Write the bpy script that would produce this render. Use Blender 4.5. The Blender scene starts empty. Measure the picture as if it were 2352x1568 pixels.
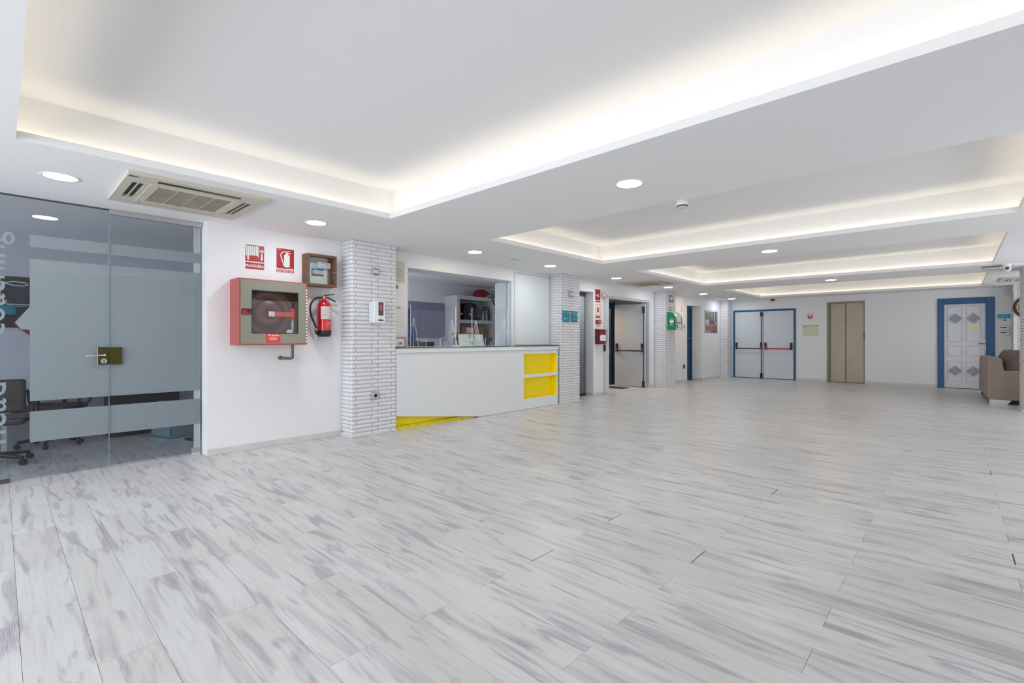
import bpy, bmesh, math, random
from mathutils import Vector, Matrix
random.seed(7)
sc = bpy.context.scene
COL = sc.collection
PI = math.pi
# ------------------------------------------------------------------ camera
F, HZ, CZ = 1095.0, 779.0, 1.25            # focal length in pixels, horizon row, camera height
YAW = math.atan(1017 / F)
S_, C_ = math.sin(YAW), math.cos(YAW)
cam = bpy.data.cameras.new('camera'); camo = bpy.data.objects.new('camera', cam); COL.objects.link(camo)
cam.sensor_width = 36; cam.lens = 36 * F / 2352; cam.shift_y = -(784 - HZ) / 2352
cam.clip_start = 0.05; cam.clip_end = 200
camo.location = (0, 0, CZ); camo.rotation_euler = (PI / 2, 0, YAW)
sc.camera = camo
# ------------------------------------------------------------------ world, light, exposure
w = bpy.data.worlds.new('world'); sc.world = w; w.use_nodes = True
w.node_tree.nodes['Background'].inputs[0].default_value = (.80, .88, 1, 1)
w.node_tree.nodes['Background'].inputs[1].default_value = 1.0
sc.view_settings.view_transform = 'Standard'; sc.view_settings.look = 'None'
sc.view_settings.exposure = 0.93; sc.view_settings.gamma = 1.0; sc.view_settings.use_curve_mapping = False
sc.cycles.use_denoising = True; sc.cycles.use_adaptive_sampling = True; sc.cycles.adaptive_threshold = .025
sc.cycles.max_bounces = 10; sc.cycles.diffuse_bounces = 5; sc.cycles.glossy_bounces = 4
sc.cycles.transparent_max_bounces = 24; sc.cycles.transmission_bounces = 6
sc.cycles.caustics_reflective = False; sc.cycles.caustics_refractive = False
sc.cycles.sample_clamp_indirect = 6

def area(name, loc, rot, sx, sy, power, col):
    l = bpy.data.lights.new(name, 'AREA'); l.shape = 'RECTANGLE'; l.size = sx; l.size_y = sy
    l.energy = power; l.color = col
    o = bpy.data.objects.new(name, l); COL.objects.link(o); o.location = loc; o.rotation_euler = rot
    return o
# daylight through the glazed front behind the camera and the windows of the long side
area('daylight_front', (-2.4, -3.35, 1.3), (PI / 2, 0, 0), 6.6, 2.2, 100, (.93, .96, 1))
for yy, pw in ((5.6, 9), (10.2, 9)):
    area('daylight_side', (2.28, yy, 1.35), (PI / 2, 0, PI / 2), 3.2, 1.9, pw, (1, .95, .88))
area('daylight_side', (2.28, 14.3, 1.35), (PI / 2, 0, PI / 2), 2.2, 1.9, 10, (1, .95, .88))  # added, with its window, to brighten the far right end
area('daylight_office', (-7.3, -2.9, 1.6), (PI / 2, 0, 0), 1.8, 1.4, 20, (.80, .87, 1))
area('fill_reception', (-7.4, 3.16, 1.7), (PI / 2, 0, 0), 1.6, 1.0, 17, (.86, .88, 1))  # fill light added to brighten the reception room, no window behind it
area('recess_fill', (-6.8, 8.75, 2.45), (0, 0, 0), .3, .3, 5, (.9, .95, 1))  # fill light added behind the glass door, no fitting there
area('corridor_lamp', (-6.4, 10.2, 2.3), (0, 0, 0), .5, .5, 4, (.9, .95, 1))
area('room_lamp', (-7.6, 10.9, 2.2), (0, 0, 0), .4, .4, 13, (1, .62, .30))
STRIP_E, LAMP_E = 3.3, 48.0

# ------------------------------------------------------------------ pixel <-> room helpers (reference frame 2352 x 1568)
def ray(px, py):
    u = (px - 1176) / F; v = (HZ - py) / F
    return (-S_ + u * C_, C_ + u * S_, v)
def LX(px, py, xp):                        # point of the plane x = xp  -> (y, z)
    d = ray(px, py); t = xp / d[0]; return d[1] * t, CZ + d[2] * t
def LY(px, py, yp):                        # point of the plane y = yp  -> (x, z)
    d = ray(px, py); t = yp / d[1]; return d[0] * t, CZ + d[2] * t
def LZ(px, py, zp):
    d = ray(px, py); t = (zp - CZ) / d[2]; return d[0] * t, d[1] * t
def RL(x0, y0, x1, y1, xp):                # rectangle on a plane x = xp -> y0, y1, z0, z1
    a = LX(x0, y0, xp); b = LX(x1, y1, xp); return a[0], b[0], b[1], a[1]
def RF(x0, y0, x1, y1, yp):
    a = LY(x0, y0, yp); b = LY(x1, y1, yp); return a[0], b[0], b[1], a[1]

# ------------------------------------------------------------------ materials
MATS = {}
def mat(name, col, rough=.5, metal=0, spec=.5, emit=None, estr=0, bump=0, bscale=60, var=0, vscale=5, coat=0):
    if name in MATS: return MATS[name]
    m = bpy.data.materials.new(name); m.use_nodes = True; nt = m.node_tree; b = nt.nodes['Principled BSDF']
    b.inputs['Base Color'].default_value = (*col, 1); b.inputs['Roughness'].default_value = rough
    b.inputs['Metallic'].default_value = metal; b.inputs['Specular IOR Level'].default_value = spec
    b.inputs['Coat Weight'].default_value = coat
    if emit:
        b.inputs['Emission Color'].default_value = (*emit, 1); b.inputs['Emission Strength'].default_value = estr
    if bump or var:
        tc = nt.nodes.new('ShaderNodeTexCoord')
    if bump:
        n = nt.nodes.new('ShaderNodeTexNoise'); n.inputs['Scale'].default_value = bscale; n.inputs['Detail'].default_value = 4
        bp = nt.nodes.new('ShaderNodeBump'); bp.inputs['Strength'].default_value = bump; bp.inputs['Distance'].default_value = .01
        nt.links.new(tc.outputs['Object'], n.inputs['Vector']); nt.links.new(n.outputs['Fac'], bp.inputs['Height'])
        nt.links.new(bp.outputs['Normal'], b.inputs['Normal'])
    if var:
        n = nt.nodes.new('ShaderNodeTexNoise'); n.inputs['Scale'].default_value = vscale; n.inputs['Detail'].default_value = 6
        r = nt.nodes.new('ShaderNodeValToRGB')
        r.color_ramp.elements[0].position = .3; r.color_ramp.elements[1].position = .7
        r.color_ramp.elements[0].color = (*[c * (1 - var) for c in col], 1)
        r.color_ramp.elements[1].color = (*[min(1, c * (1 + var * .5)) for c in col], 1)
        nt.links.new(tc.outputs['Object'], n.inputs['Vector']); nt.links.new(n.outputs['Fac'], r.inputs[0])
        nt.links.new(r.outputs[0], b.inputs['Base Color'])
    MATS[name] = m; return m
def glassmat(name, tint, refl=1.45, rough=0.0, diff=0.0, dcol=(.5, .5, .5)):
    m = bpy.data.materials.new(name); m.use_nodes = True; nt = m.node_tree; nt.nodes.clear()
    o = nt.nodes.new('ShaderNodeOutputMaterial'); t = nt.nodes.new('ShaderNodeBsdfTransparent')
    t.inputs[0].default_value = (*tint, 1)
    g = nt.nodes.new('ShaderNodeBsdfGlossy'); g.inputs['Roughness'].default_value = rough
    f = nt.nodes.new('ShaderNodeFresnel'); f.inputs['IOR'].default_value = refl
    mx = nt.nodes.new('ShaderNodeMixShader'); ge = nt.nodes.new('ShaderNodeNewGeometry')
    bf = nt.nodes.new('ShaderNodeMath'); bf.operation = 'SUBTRACT'; bf.inputs[0].default_value = 1; nt.links.new(ge.outputs['Backfacing'], bf.inputs[1])
    bm_ = nt.nodes.new('ShaderNodeMath'); bm_.operation = 'MULTIPLY'; nt.links.new(f.outputs[0], bm_.inputs[0]); nt.links.new(bf.outputs[0], bm_.inputs[1])
    nt.links.new(bm_.outputs[0], mx.inputs[0])
    if diff:
        d = nt.nodes.new('ShaderNodeBsdfDiffuse'); d.inputs[0].default_value = (*dcol, 1)
        tr = nt.nodes.new('ShaderNodeBsdfTranslucent'); tr.inputs[0].default_value = (*dcol, 1)
        m1 = nt.nodes.new('ShaderNodeMixShader'); m1.inputs[0].default_value = .5
        nt.links.new(d.outputs[0], m1.inputs[1]); nt.links.new(tr.outputs[0], m1.inputs[2])
        m2 = nt.nodes.new('ShaderNodeMixShader'); m2.inputs[0].default_value = diff
        nt.links.new(t.outputs[0], m2.inputs[1]); nt.links.new(m1.outputs[0], m2.inputs[2])
        nt.links.new(m2.outputs[0], mx.inputs[1])
    else:
        nt.links.new(t.outputs[0], mx.inputs[1])
    nt.links.new(g.outputs[0], mx.inputs[2]); nt.links.new(mx.outputs[0], o.inputs[0])
    MATS[name] = m; return m
def floormat():
    m = bpy.data.materials.new('whitewashed_wood'); m.use_nodes = True; nt = m.node_tree; L = nt.links
    b = nt.nodes['Principled BSDF']; N = nt.nodes.new
    uv = N('ShaderNodeUVMap'); uv.uv_map = 'UVMap'
    def mapped(sx, sy):
        k = N('ShaderNodeMapping'); k.inputs['Scale'].default_value = (sx, sy, 1); L.new(uv.outputs[0], k.inputs[0]); return k
    def noise(sx, sy, det=4, dist=0, rough=.5):
        k = mapped(sx, sy); n = N('ShaderNodeTexNoise'); n.inputs['Scale'].default_value = 1; n.inputs['Detail'].default_value = det
        n.inputs['Distortion'].default_value = dist; n.inputs['Roughness'].default_value = rough
        L.new(k.outputs[0], n.inputs['Vector']); return n.outputs['Fac']
    def ramp(src, a, c, lo=0.0, hi=1.0):
        r = N('ShaderNodeMapRange'); r.interpolation_type = 'SMOOTHSTEP'; r.inputs['From Min'].default_value = a; r.inputs['From Max'].default_value = c
        r.inputs['To Min'].default_value = lo; r.inputs['To Max'].default_value = hi; L.new(src, r.inputs['Value']); return r.outputs[0]
    def mul(a, c):
        k = N('ShaderNodeMath'); k.operation = 'MULTIPLY'; L.new(a, k.inputs[0])
        if isinstance(c, float): k.inputs[1].default_value = c
        else: L.new(c, k.inputs[1])
        return k.outputs[0]
    def mix(fac, a, c):
        k = N('ShaderNodeMix'); k.data_type = 'RGBA'; L.new(fac, k.inputs['Factor'])
        for s, v in ((6, a), (7, c)):
            if isinstance(v, tuple): k.inputs[s].default_value = (*v, 1)
            else: L.new(v, k.inputs[s])
        return k.outputs[2]
    c = mix(ramp(noise(.9, 2.2, 3), .35, .68), (.66, .665, .66), (.595, .59, .57))
    c = mix(ramp(noise(1.4, 17, 5, .7), .50, .70, 0, .52), c, (.40, .38, .41))
    rings = N('ShaderNodeTexWave'); rings.wave_type = 'BANDS'; rings.bands_direction = 'Y'
    rings.inputs['Scale'].default_value = 13; rings.inputs['Distortion'].default_value = 9; rings.inputs['Detail'].default_value = 3
    rings.inputs['Detail Scale'].default_value = .9
    k = mapped(1.1, 3.2); L.new(k.outputs[0], rings.inputs['Vector'])
    patch = ramp(noise(1.7, 12, 5, 1.2), .52, .68)
    c = mix(mul(mul(ramp(rings.outputs['Fac'], .2, .85, .48, 1), patch), .74), c, (.245, .22, .28))
    c = mix(ramp(noise(3, 60, 3), .45, .75, 0, .24), c, (.40, .385, .38))
    c = mix(ramp(noise(6, 190, 2), .5, .8, 0, .18), c, (.34, .33, .33))
    L.new(c, b.inputs['Base Color'])
    b.inputs['Roughness'].default_value = .34; b.inputs['Specular IOR Level'].default_value = .5
    bp = N('ShaderNodeBump'); bp.inputs['Strength'].default_value = .12; bp.inputs['Distance'].default_value = .002
    L.new(noise(5, 150, 3), bp.inputs['Height']); L.new(bp.outputs[0], b.inputs['Normal'])
    MATS['wood'] = m; return m
WOOD = floormat()
WALL = mat('white_wall_paint', (.79, .79, .80), .75, bump=.05, bscale=35)
CEIL = mat('ceiling_paint', (.86, .86, .86), .85)
BRICK = mat('white_painted_brick', (.74, .74, .76), .6, bump=.25, bscale=90, var=.06, vscale=14)
GROUT = mat('grey_white_mortar', (.51, .51, .53), .8, bump=.2, bscale=120)
SKIRT = mat('skirting_vinyl', (.64, .62, .60), .5, var=.08, vscale=9)
WHITE = mat('white_gloss', (.82, .83, .84), .35)
COUNTER = mat('counter_white', (.74, .76, .77), .45)
YEL = mat('yellow_paint', (.95, .76, .0), .42)
RED = mat('red', (.38, .002, .010), .4)
SALMON = mat('faded_red_metal', (.40, .095, .085), .5)
DRED = mat('dark_red', (.20, .012, .018), .35)
BLK = mat('black_plastic', (.012, .012, .014), .4)
DGREY = mat('dark_grey', (.06, .062, .068), .5)
GREY = mat('grey', (.36, .37, .38), .5)
LGREY = mat('light_grey', (.62, .63, .64), .5)
STEEL = mat('brushed_steel', (.27, .26, .20), .40, metal=.6, bump=.03, bscale=400)
CHROME = mat('chrome', (.80, .80, .82), .12, metal=1)
ALU = mat('aluminium', (.55, .55, .56), .32, metal=.9)
BRASS = mat('brass', (.62, .45, .15), .3, metal=.9)
BROWN = mat('brown_wood', (.15, .065, .032), .5, var=.25, vscale=12)
LEATHER = mat('brown_leather', (.035, .02, .018), .45)
CARD = mat('cardboard', (.42, .25, .13), .8, var=.08, vscale=4)
CARDD = mat('cardboard_dark', (.30, .16, .08), .8)
PAPER = mat('paper', (.80, .82, .84), .6)
CREAM = mat('cream_paper', (.74, .69, .58), .6)
BEIGE = mat('yellowed_plastic', (.60, .56, .47), .5, var=.07, vscale=4)
BEIGED = mat('dusty_grille', (.33, .30, .22), .7, var=.18, vscale=7)
BLUE = mat('blue_frame_paint', (.004, .08, .21), .4)
NAVY = mat('navy_blue', (.006, .045, .10), .4)
DOORW = mat('pale_grey_door_paint', (.60, .645, .69), .45)
DOORG = mat('lilac_white_door_paint', (.66, .67, .72), .4)
LIFT = mat('beige_enamel_door', (.42, .35, .275), .42, metal=.15, var=.06, vscale=3)
LIFTD = mat('beige_enamel_frame', (.26, .215, .165), .45, metal=.2)
TEAL = mat('teal_print', (.0, .22, .30), .4)
CYAN = mat('cyan_print', (.0, .33, .50), .4)
GREEN = mat('green_plastic', (.0, .21, .07), .4)
DGREEN = mat('dark_green_print', (.02, .06, .035), .4)
TAUPE = mat('taupe_fabric', (.36, .30, .255), .9, spec=.2, bump=.2, bscale=220, var=.08, vscale=6)
TAUPED = mat('dark_taupe_cushion', (.21, .165, .14), .85, spec=.2, bump=.2, bscale=200, var=.15, vscale=5)
PANELB = mat('blue_grey_board', (.24, .26, .36), .4)
PHOTOG = mat('photoluminescent_plan', (.66, .68, .46), .5)
LED_W = mat('warm_led', (1, 1, 1), .5, emit=(1, .87, .66), estr=STRIP_E)
LAMPM = mat('lamp_diffuser', (1, 1, 1), .5, emit=(1, .95, .89), estr=LAMP_E)
LAMPW = mat('lamp_diffuser_warm', (1, 1, 1), .5, emit=(1, .84, .66), estr=LAMP_E * .9)
LAMPC = mat('lamp_diffuser_cool', (1, 1, 1), .5, emit=(.90, .95, 1), estr=LAMP_E)
LEDG = mat('green_led', (0, .5, .1), .5, emit=(.1, 1, .3), estr=4)
GLASS = glassmat('tinted_glass', (.84, .86, .87), 1.5)
CLEAR = glassmat('clear_glass', (.93, .95, .95), 1.45)
ACRYL = glassmat('clear_acrylic', (.96, .965, .97), 1.25)
EDGE = mat('bright_acrylic_edge', (.80, .86, .86), .15)
GEDGE = mat('green_glass_edge', (.0, .07, .055), .1, coat=.5)
FROST = glassmat('frosted_film', (.7, .75, .77), 1.12, .35, .86, (.74, .775, .785))
FROST2 = glassmat('frosted_letter', (.6, .65, .67), 1.12, .35, .85, (.80, .86, .88))

# ------------------------------------------------------------------ mesh builder
class MB:
    def __init__(s, flat=False): s.v = []; s.f = []; s.sm = []; s.mi = []; s.M = None; s.flat = flat; s.k = 0
    def _add(s, vs, fs, smooth=False, mi=0):
        n = len(s.v)
        if s.M: vs = [tuple(s.M @ Vector(p)) for p in vs]
        s.v += [tuple(p) for p in vs]; s.f += [tuple(i + n for i in f) for f in fs]
        s.sm += [smooth] * len(fs); s.mi += [mi] * len(fs); return s
    def box(s, x0, x1, y0, y1, z0, z1, mi=0):
        if s.flat: s.k += 1; y0 -= s.k * 4e-5
        return s._add([(x0, y0, z0), (x1, y0, z0), (x1, y1, z0), (x0, y1, z0), (x0, y0, z1), (x1, y0, z1), (x1, y1, z1), (x0, y1, z1)],
                      [(0, 3, 2, 1), (4, 5, 6, 7), (0, 1, 5, 4), (1, 2, 6, 5), (2, 3, 7, 6), (3, 0, 4, 7)], mi=mi)
    def cyl(s, p0, p1, r0, r1=None, n=16, caps=True, smooth=True):
        r1 = r0 if r1 is None else r1; p0 = Vector(p0); p1 = Vector(p1); d = (p1 - p0).normalized()
        a = d.orthogonal().normalized(); b = d.cross(a); vs = []
        for p, r in ((p0, r0), (p1, r1)):
            for k in range(n):
                t = 2 * PI * k / n; vs.append(p + a * r * math.cos(t) + b * r * math.sin(t))
        s._add(vs, [(k, (k + 1) % n, n + (k + 1) % n, n + k) for k in range(n)], smooth)
        if caps:
            s._add(vs[:n], [tuple(reversed(range(n)))]); s._add(vs[n:], [tuple(range(n))])
        return s
    def tube(s, pts, r, n=10, caps=True):
        pts = [Vector(p) for p in pts]; vs = []; prev = None
        for i, p in enumerate(pts):
            d = (pts[min(i + 1, len(pts) - 1)] - pts[max(i - 1, 0)]).normalized()
            if prev is None: a = d.orthogonal().normalized()
            else: a = (prev - d * prev.dot(d)).normalized()
            prev = a; b = d.cross(a); rr = r[i] if isinstance(r, (list, tuple)) else r
            vs += [p + a * rr * math.cos(2 * PI * k / n) + b * rr * math.sin(2 * PI * k / n) for k in range(n)]
        fs = [(i * n + k, i * n + (k + 1) % n, (i + 1) * n + (k + 1) % n, (i + 1) * n + k) for i in range(len(pts) - 1) for k in range(n)]
        s._add(vs, fs, True)
        if caps:
            s._add(vs[:n], [tuple(reversed(range(n)))]); s._add(vs[-n:], [tuple(range(n))])
        return s
    def lathe(s, prof, c=(0, 0, 0), n=24, axis='z', smooth=True):
        vs = []
        for r, h in prof:
            for k in range(n):
                t = 2 * PI * k / n; p = (r * math.cos(t), r * math.sin(t), h)
                if axis == 'y': p = (p[0], -p[2], p[1])          # h points out of the wall (-y)
                if axis == 'x': p = (p[2], p[0], p[1])
                vs.append((p[0] + c[0], p[1] + c[1], p[2] + c[2]))
        m = len(prof)
        fs = [(i * n + k, i * n + (k + 1) % n, (i + 1) * n + (k + 1) % n, (i + 1) * n + k) for i in range(m - 1) for k in range(n)]
        s._add(vs, fs, smooth)
        if prof[0][0] > 1e-6: s._add(vs[:n], [tuple(reversed(range(n)))])
        if prof[-1][0] > 1e-6: s._add(vs[-n:], [tuple(range(n))])
        return s
    def prism(s, pts, d0, d1, plane='xz', mi=0):               # outline in a plane, thickness d0..d1 along the third axis
        n = len(pts)
        if s.flat: s.k += 1; d0 -= s.k * 4e-5
        def P(a, b, d):
            return {'xz': (a, d, b), 'xy': (a, b, d), 'yz': (d, a, b)}[plane]
        vs = [P(a, b, d0) for a, b in pts] + [P(a, b, d1) for a, b in pts]
        return s._add(vs, [tuple(range(n)), tuple(reversed(range(n, 2 * n)))] + [(k, n + k, n + (k + 1) % n, (k + 1) % n) for k in range(n)], mi=mi)
    def plate(s, a0, a1, b0, b1, d0, d1, holes=(), plane='xz'):  # slab with rectangular holes
        A = sorted({a0, a1, *[h[0] for h in holes], *[h[1] for h in holes]}); A = [q for q in A if a0 <= q <= a1]
        B = sorted({b0, b1, *[h[2] for h in holes], *[h[3] for h in holes]}); B = [q for q in B if b0 <= q <= b1]
        for i in range(len(A) - 1):
            for j in range(len(B) - 1):
                ca, cb = (A[i] + A[i + 1]) / 2, (B[j] + B[j + 1]) / 2
                if any(h[0] < ca < h[1] and h[2] < cb < h[3] for h in holes): continue
                if plane == 'xz': s.box(A[i], A[i + 1], d0, d1, B[j], B[j + 1])
                elif plane == 'xy': s.box(A[i], A[i + 1], B[j], B[j + 1], d0, d1)
                else: s.box(d0, d1, A[i], A[i + 1], B[j], B[j + 1])
        return s
    def mesh(s, name, mats, bevel=0, seg=1, weld=False, angle=.5):
        me = bpy.data.meshes.new(name); me.from_pydata(s.v, [], s.f)
        me.polygons.foreach_set('use_smooth', s.sm); me.polygons.foreach_set('material_index', s.mi)
        for m in (mats if isinstance(mats, (list, tuple)) else [mats]): me.materials.append(m)
        if bevel or weld:
            bm = bmesh.new(); bm.from_mesh(me)
            if weld: bmesh.ops.remove_doubles(bm, verts=bm.verts, dist=1e-5)
            if bevel:
                es = [e for e in bm.edges if len(e.link_faces) == 2 and e.calc_face_angle(0) > angle]
                bmesh.ops.bevel(bm, geom=es, offset=bevel, segments=seg, affect='EDGES', profile=.6)
            bm.to_mesh(me); bm.free()
        me.update(); return me
def link(name, me, parent=None, loc=None):
    o = bpy.data.objects.new(name, me); COL.objects.link(o)
    if parent: o.parent = parent
    if loc: o.location = loc
    return o
def part(name, mb, m, parent, bevel=0, seg=1, label=None, weld=False):
    o = link(name, mb.mesh(name, m, bevel, seg, weld), parent)
    if label: o['label'] = label
    return o
def thing(name, label, cat, loc=(0, 0, 0), rotz=0, group=None):
    o = bpy.data.objects.new(name, None); COL.objects.link(o); o.location = loc; o.rotation_euler = (0, 0, rotz)
    o.empty_display_size = .1; o['label'] = label; o['category'] = cat
    if group: o['group'] = group
    if name == 'brick_pillar': o['kind'] = 'thing'
    return o
def struct(name, mb, m, label=None, parent=None, bevel=0):
    o = link(name, mb.mesh(name, m, bevel), parent)
    if parent is None: o['kind'] = 'structure'
    if label: o['label'] = label
    return o
def structe(name, loc=(0, 0, 0), rotz=0, label=None):
    o = bpy.data.objects.new(name, None); COL.objects.link(o); o.location = loc; o.rotation_euler = (0, 0, rotz)
    o['kind'] = 'structure'
    if label: o['label'] = label
    return o
def tag(o, label, cat, group=None):
    o['label'] = label; o['category'] = cat
    if group: o['group'] = group
    return o
def text(s, cx, cz, width, y, m, parent, name='lettering', height=None, rot=0, depth=.0008, bold=0.0, align='CENTER'):
    cu = bpy.data.curves.new('t', 'FONT'); cu.body = s; cu.align_x = 'CENTER'; cu.align_y = 'CENTER'; cu.extrude = .02; cu.resolution_u = 3
    
    o = bpy.data.objects.new('t', cu); COL.objects.link(o); bpy.context.view_layer.update()
    me = bpy.data.meshes.new_from_object(o.evaluated_get(bpy.context.evaluated_depsgraph_get()))
    bpy.data.objects.remove(o); bpy.data.curves.remove(cu)
    xs = [v.co.x for v in me.vertices]; ys = [v.co.y for v in me.vertices]
    w0 = max(xs) - min(xs); h0 = max(ys) - min(ys); mx = (max(xs) + min(xs)) / 2; my = (max(ys) + min(ys)) / 2
    k = width / w0; kh = (height / h0) if height else k
    ca, sa = math.cos(rot), math.sin(rot)
    for v in me.vertices:
        a, b, d = (v.co.x - mx) * k, (v.co.y - my) * kh, v.co.z
        v.co = (cx + a * ca - b * sa, y - (depth if d > 0 else 0), cz + a * sa + b * ca)
    me.materials.clear(); me.materials.append(m); me.update()
    if bold:                                                    # heavier strokes: the same outline repeated a hair apart
        bm = bmesh.new(); bw = bold * k * 1.6
        for i, (dx, dz) in enumerate(((-bw, 0), (bw, 0), (0, bw), (0, -bw))):
            m2 = me.copy()
            for v in m2.vertices: v.co.x += dx * ca; v.co.z += dz if not rot else dx * sa; v.co.y -= (i + 1) * 4e-5
            bm.from_mesh(m2); bpy.data.meshes.remove(m2)
        bm.to_mesh(me); bm.free()
    return link(name, me, parent)
def lines(cx, cz, w, n, pitch, th, y, m, parent, name='small_print', seed=1):      # small unreadable lines of print
    rr = random.Random(seed); b = MB()
    for k in range(n):
        ww = w * rr.uniform(.7, 1); z = cz - k * pitch
        b.box(cx - ww / 2, cx + ww / 2, y - .0006, y, z - th / 2, z + th / 2)
    return part(name, b, m, parent)
def rrect(x0, x1, z0, z1, r, n=4):
    pts = []
    for cx, cz, a0 in ((x1 - r, z0 + r, -PI / 2), (x1 - r, z1 - r, 0), (x0 + r, z1 - r, PI / 2), (x0 + r, z0 + r, PI)):
        for k in range(n + 1):
            a = a0 + PI / 2 * k / n; pts.append((cx + r * math.cos(a), cz + r * math.sin(a)))
    return pts
def ring(cx, cz, r0, r1, n=28):
    vs = [(cx + r0 * math.cos(2 * PI * k / n), cz + r0 * math.sin(2 * PI * k / n), cx + r1 * math.cos(2 * PI * k / n), cz + r1 * math.sin(2 * PI * k / n)) for k in range(n)]
    return vs
def addring(mb, cx, cz, r0, r1, d0, d1, n=28, sx=1):
    vs = []
    for r in (r0, r1):
        for d in (d0, d1):
            vs += [(cx + sx * r * math.cos(2 * PI * k / n), d, cz + r * math.sin(2 * PI * k / n)) for k in range(n)]
    fs = []
    for k in range(n):
        j = (k + 1) % n
        fs += [(k, j, 2 * n + j, 2 * n + k), (n + k, 3 * n + k, 3 * n + j, n + j), (k, n + k, n + j, j), (2 * n + k, 2 * n + j, 3 * n + j, 3 * n + k)]
    mb._add(vs, fs)
def disc(mb, cx, cz, r, d0, d1, n=24, sx=1):
    mb.prism([(cx + sx * r * math.cos(2 * PI * k / n), cz + r * math.sin(2 * PI * k / n)) for k in range(n)], d0, d1)

# ================================================================== THE SHELL
ZC = 2.52                                   # ceiling height
WX, WX2, WX3 = -5.87, -5.85, -5.66          # hall face of the long wall, its part beyond the passage doors, its last part
YF = 16.6                                   # far wall
b = MB().box(-9.3, 2.6, -3.6, 17.2, -.12, -.0045)
floor = struct('floor', b, mat('subfloor', (.17, .14, .12), .9), 'whitewashed wood-look plank floor')
# planks, 1.329 m x 0.1985 m, laid along x with joints staggered by half
def plank_mesh(items, name):
    vs, fs, uvs = [], [], []
    for (x0, x1, y0, y1, su, sv, g) in items:
        n = len(vs); z0, z1 = -.0045, 0.0; e = .0003
        vs += [(x0, y0, z0), (x1, y0, z0), (x1, y1, z0), (x0, y1, z0), (x0 + e, y0 + e, z1), (x1 - e, y0 + e, z1), (x1 - e, y1 - e, z1), (x0 + e, y1 - e, z1)]
        for f in ((4, 5, 6, 7), (0, 1, 5, 4), (1, 2, 6, 5), (2, 3, 7, 6), (3, 0, 4, 7)):
            fs.append(tuple(i + n for i in f))
            for i in f: uvs.append((vs[n + i][0] - x0 + su, vs[n + i][1] - y0 + sv))
    me = bpy.data.meshes.new(name); me.from_pydata(vs, [], fs); ul = me.uv_layers.new(name='UVMap')
    for i, u in enumerate(uvs): ul.data[i].uv = u
    me.materials.append(WOOD); me.update(); return me
PW, PL = .1985, 1.329
planks = []
def proj(x, y, z):
    dx, dy = x, y; fw = -S_ * dx + C_ * dy; rt = C_ * dx + S_ * dy
    return (1176 + F * rt / fw, HZ - F * (z - CZ) / fw, fw) if fw > .05 else (None, None, fw)
OPEN = {}                                    # clear joints seen in the photograph (row, joint) -> gap
for r in range(-8, 84):
    y0 = .06 + PW * r; y1 = y0 + PW
    off = (-1.085 if r % 2 else -1.75)
    x = off - PL * 6
    while x < 2.3:
        xa, xb = max(x, -8.28), min(x + PL, 2.3)
        if xb - xa > .05 and y0 < YF:
            gx = .0004
            near_dark = any(abs(x - jx) < .02 and abs(y0 + PW / 2 - jy) < .09 for jx, jy in ((-1.085, 2.73), (-1.75, 2.91), (-1.085, 4.28), (-1.75, 2.13), (.244, 3.92), (.244, 6.25), (-.42, 4.7)))
            planks.append([xa + (.006 if near_dark else gx), xb - gx, y0 + .0004, min(y1, YF) - .0004, random.uniform(0, 40), random.uniform(0, 40), 0])
        x += PL
def shown(p):
    x, y = (p[0] + p[1]) / 2, (p[2] + p[3]) / 2; best = 0
    for q in (p[0], x, p[1]):
        X, Y, t = proj(q, y, 0)
        if X is not None and -20 < X < 2372 and Y < 1600: best = max(best, 1 / t ** 2.5)
    if x < -6.0: best *= .05
    return best
planks.sort(key=shown, reverse=True)
for p in planks[:300]: link('plank', plank_mesh([p], 'plank'), floor)
o = link('distant_planks', plank_mesh(planks[300:], 'distant_planks'), floor); o['kind'] = 'stuff'

# ceiling with four recessed trays
CO = [(.06, 2.82), (4.24, 6.93), (8.10, 11.42), (12.68, 15.83)]
CX0, CX1, CD, CH, LIP = -4.37, .48, .09, .32, .055
b = MB().plate(-9.3, 2.6, -3.6, 17.2, ZC, ZC + .012, [(CX0, CX1, a, c) for a, c in CO], 'xy')
ceiling = struct('ceiling', b, CEIL, 'white plaster ceiling with four long recessed trays')
roof = MB().plate(-9.3, 2.6, -3.6, 17.2, ZC + CH, ZC + CH + .1, [], 'xy')
part('upper_ceiling', roof, CEIL, ceiling)
for a, c in CO:
    t = MB(); x0, x1, y0, y1 = CX0 - CD, CX1 + CD, a - CD, c + CD
    t.box(x0 - .03, x0, y0, y1, ZC + .012, ZC + CH); t.box(x1, x1 + .03, y0, y1, ZC + .012, ZC + CH)
    t.box(x0 - .03, x1 + .03, y0 - .03, y0, ZC + .012, ZC + CH); t.box(x0 - .03, x1 + .03, y1, y1 + .03, ZC + .012, ZC + CH)
    part('tray_wall', t, CEIL, ceiling)
    t = MB(); e = .014
    t.box(CX0, CX0 + e, a, c, ZC, ZC + LIP); t.box(CX1 - e, CX1, a, c, ZC, ZC + LIP)
    t.box(CX0 + e, CX1 - e, a, a + e, ZC, ZC + LIP); t.box(CX0 + e, CX1 - e, c - e, c, ZC, ZC + LIP)
    part('tray_lip', t, CEIL, ceiling)
    t = MB(); q = .045; z0, z1 = ZC + .012, ZC + .022
    t.box(CX0 - q - .008, CX0 - q + .008, a, c, z0, z1); t.box(CX1 + q - .008, CX1 + q + .008, a, c, z0, z1)
    t.box(CX0, CX1, a - q - .008, a - q + .008, z0, z1); t.box(CX0, CX1, c + q - .008, c + q + .008, z0, z1)
    part('light_strip', t, LED_W, ceiling, label='warm white light strip')

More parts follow.
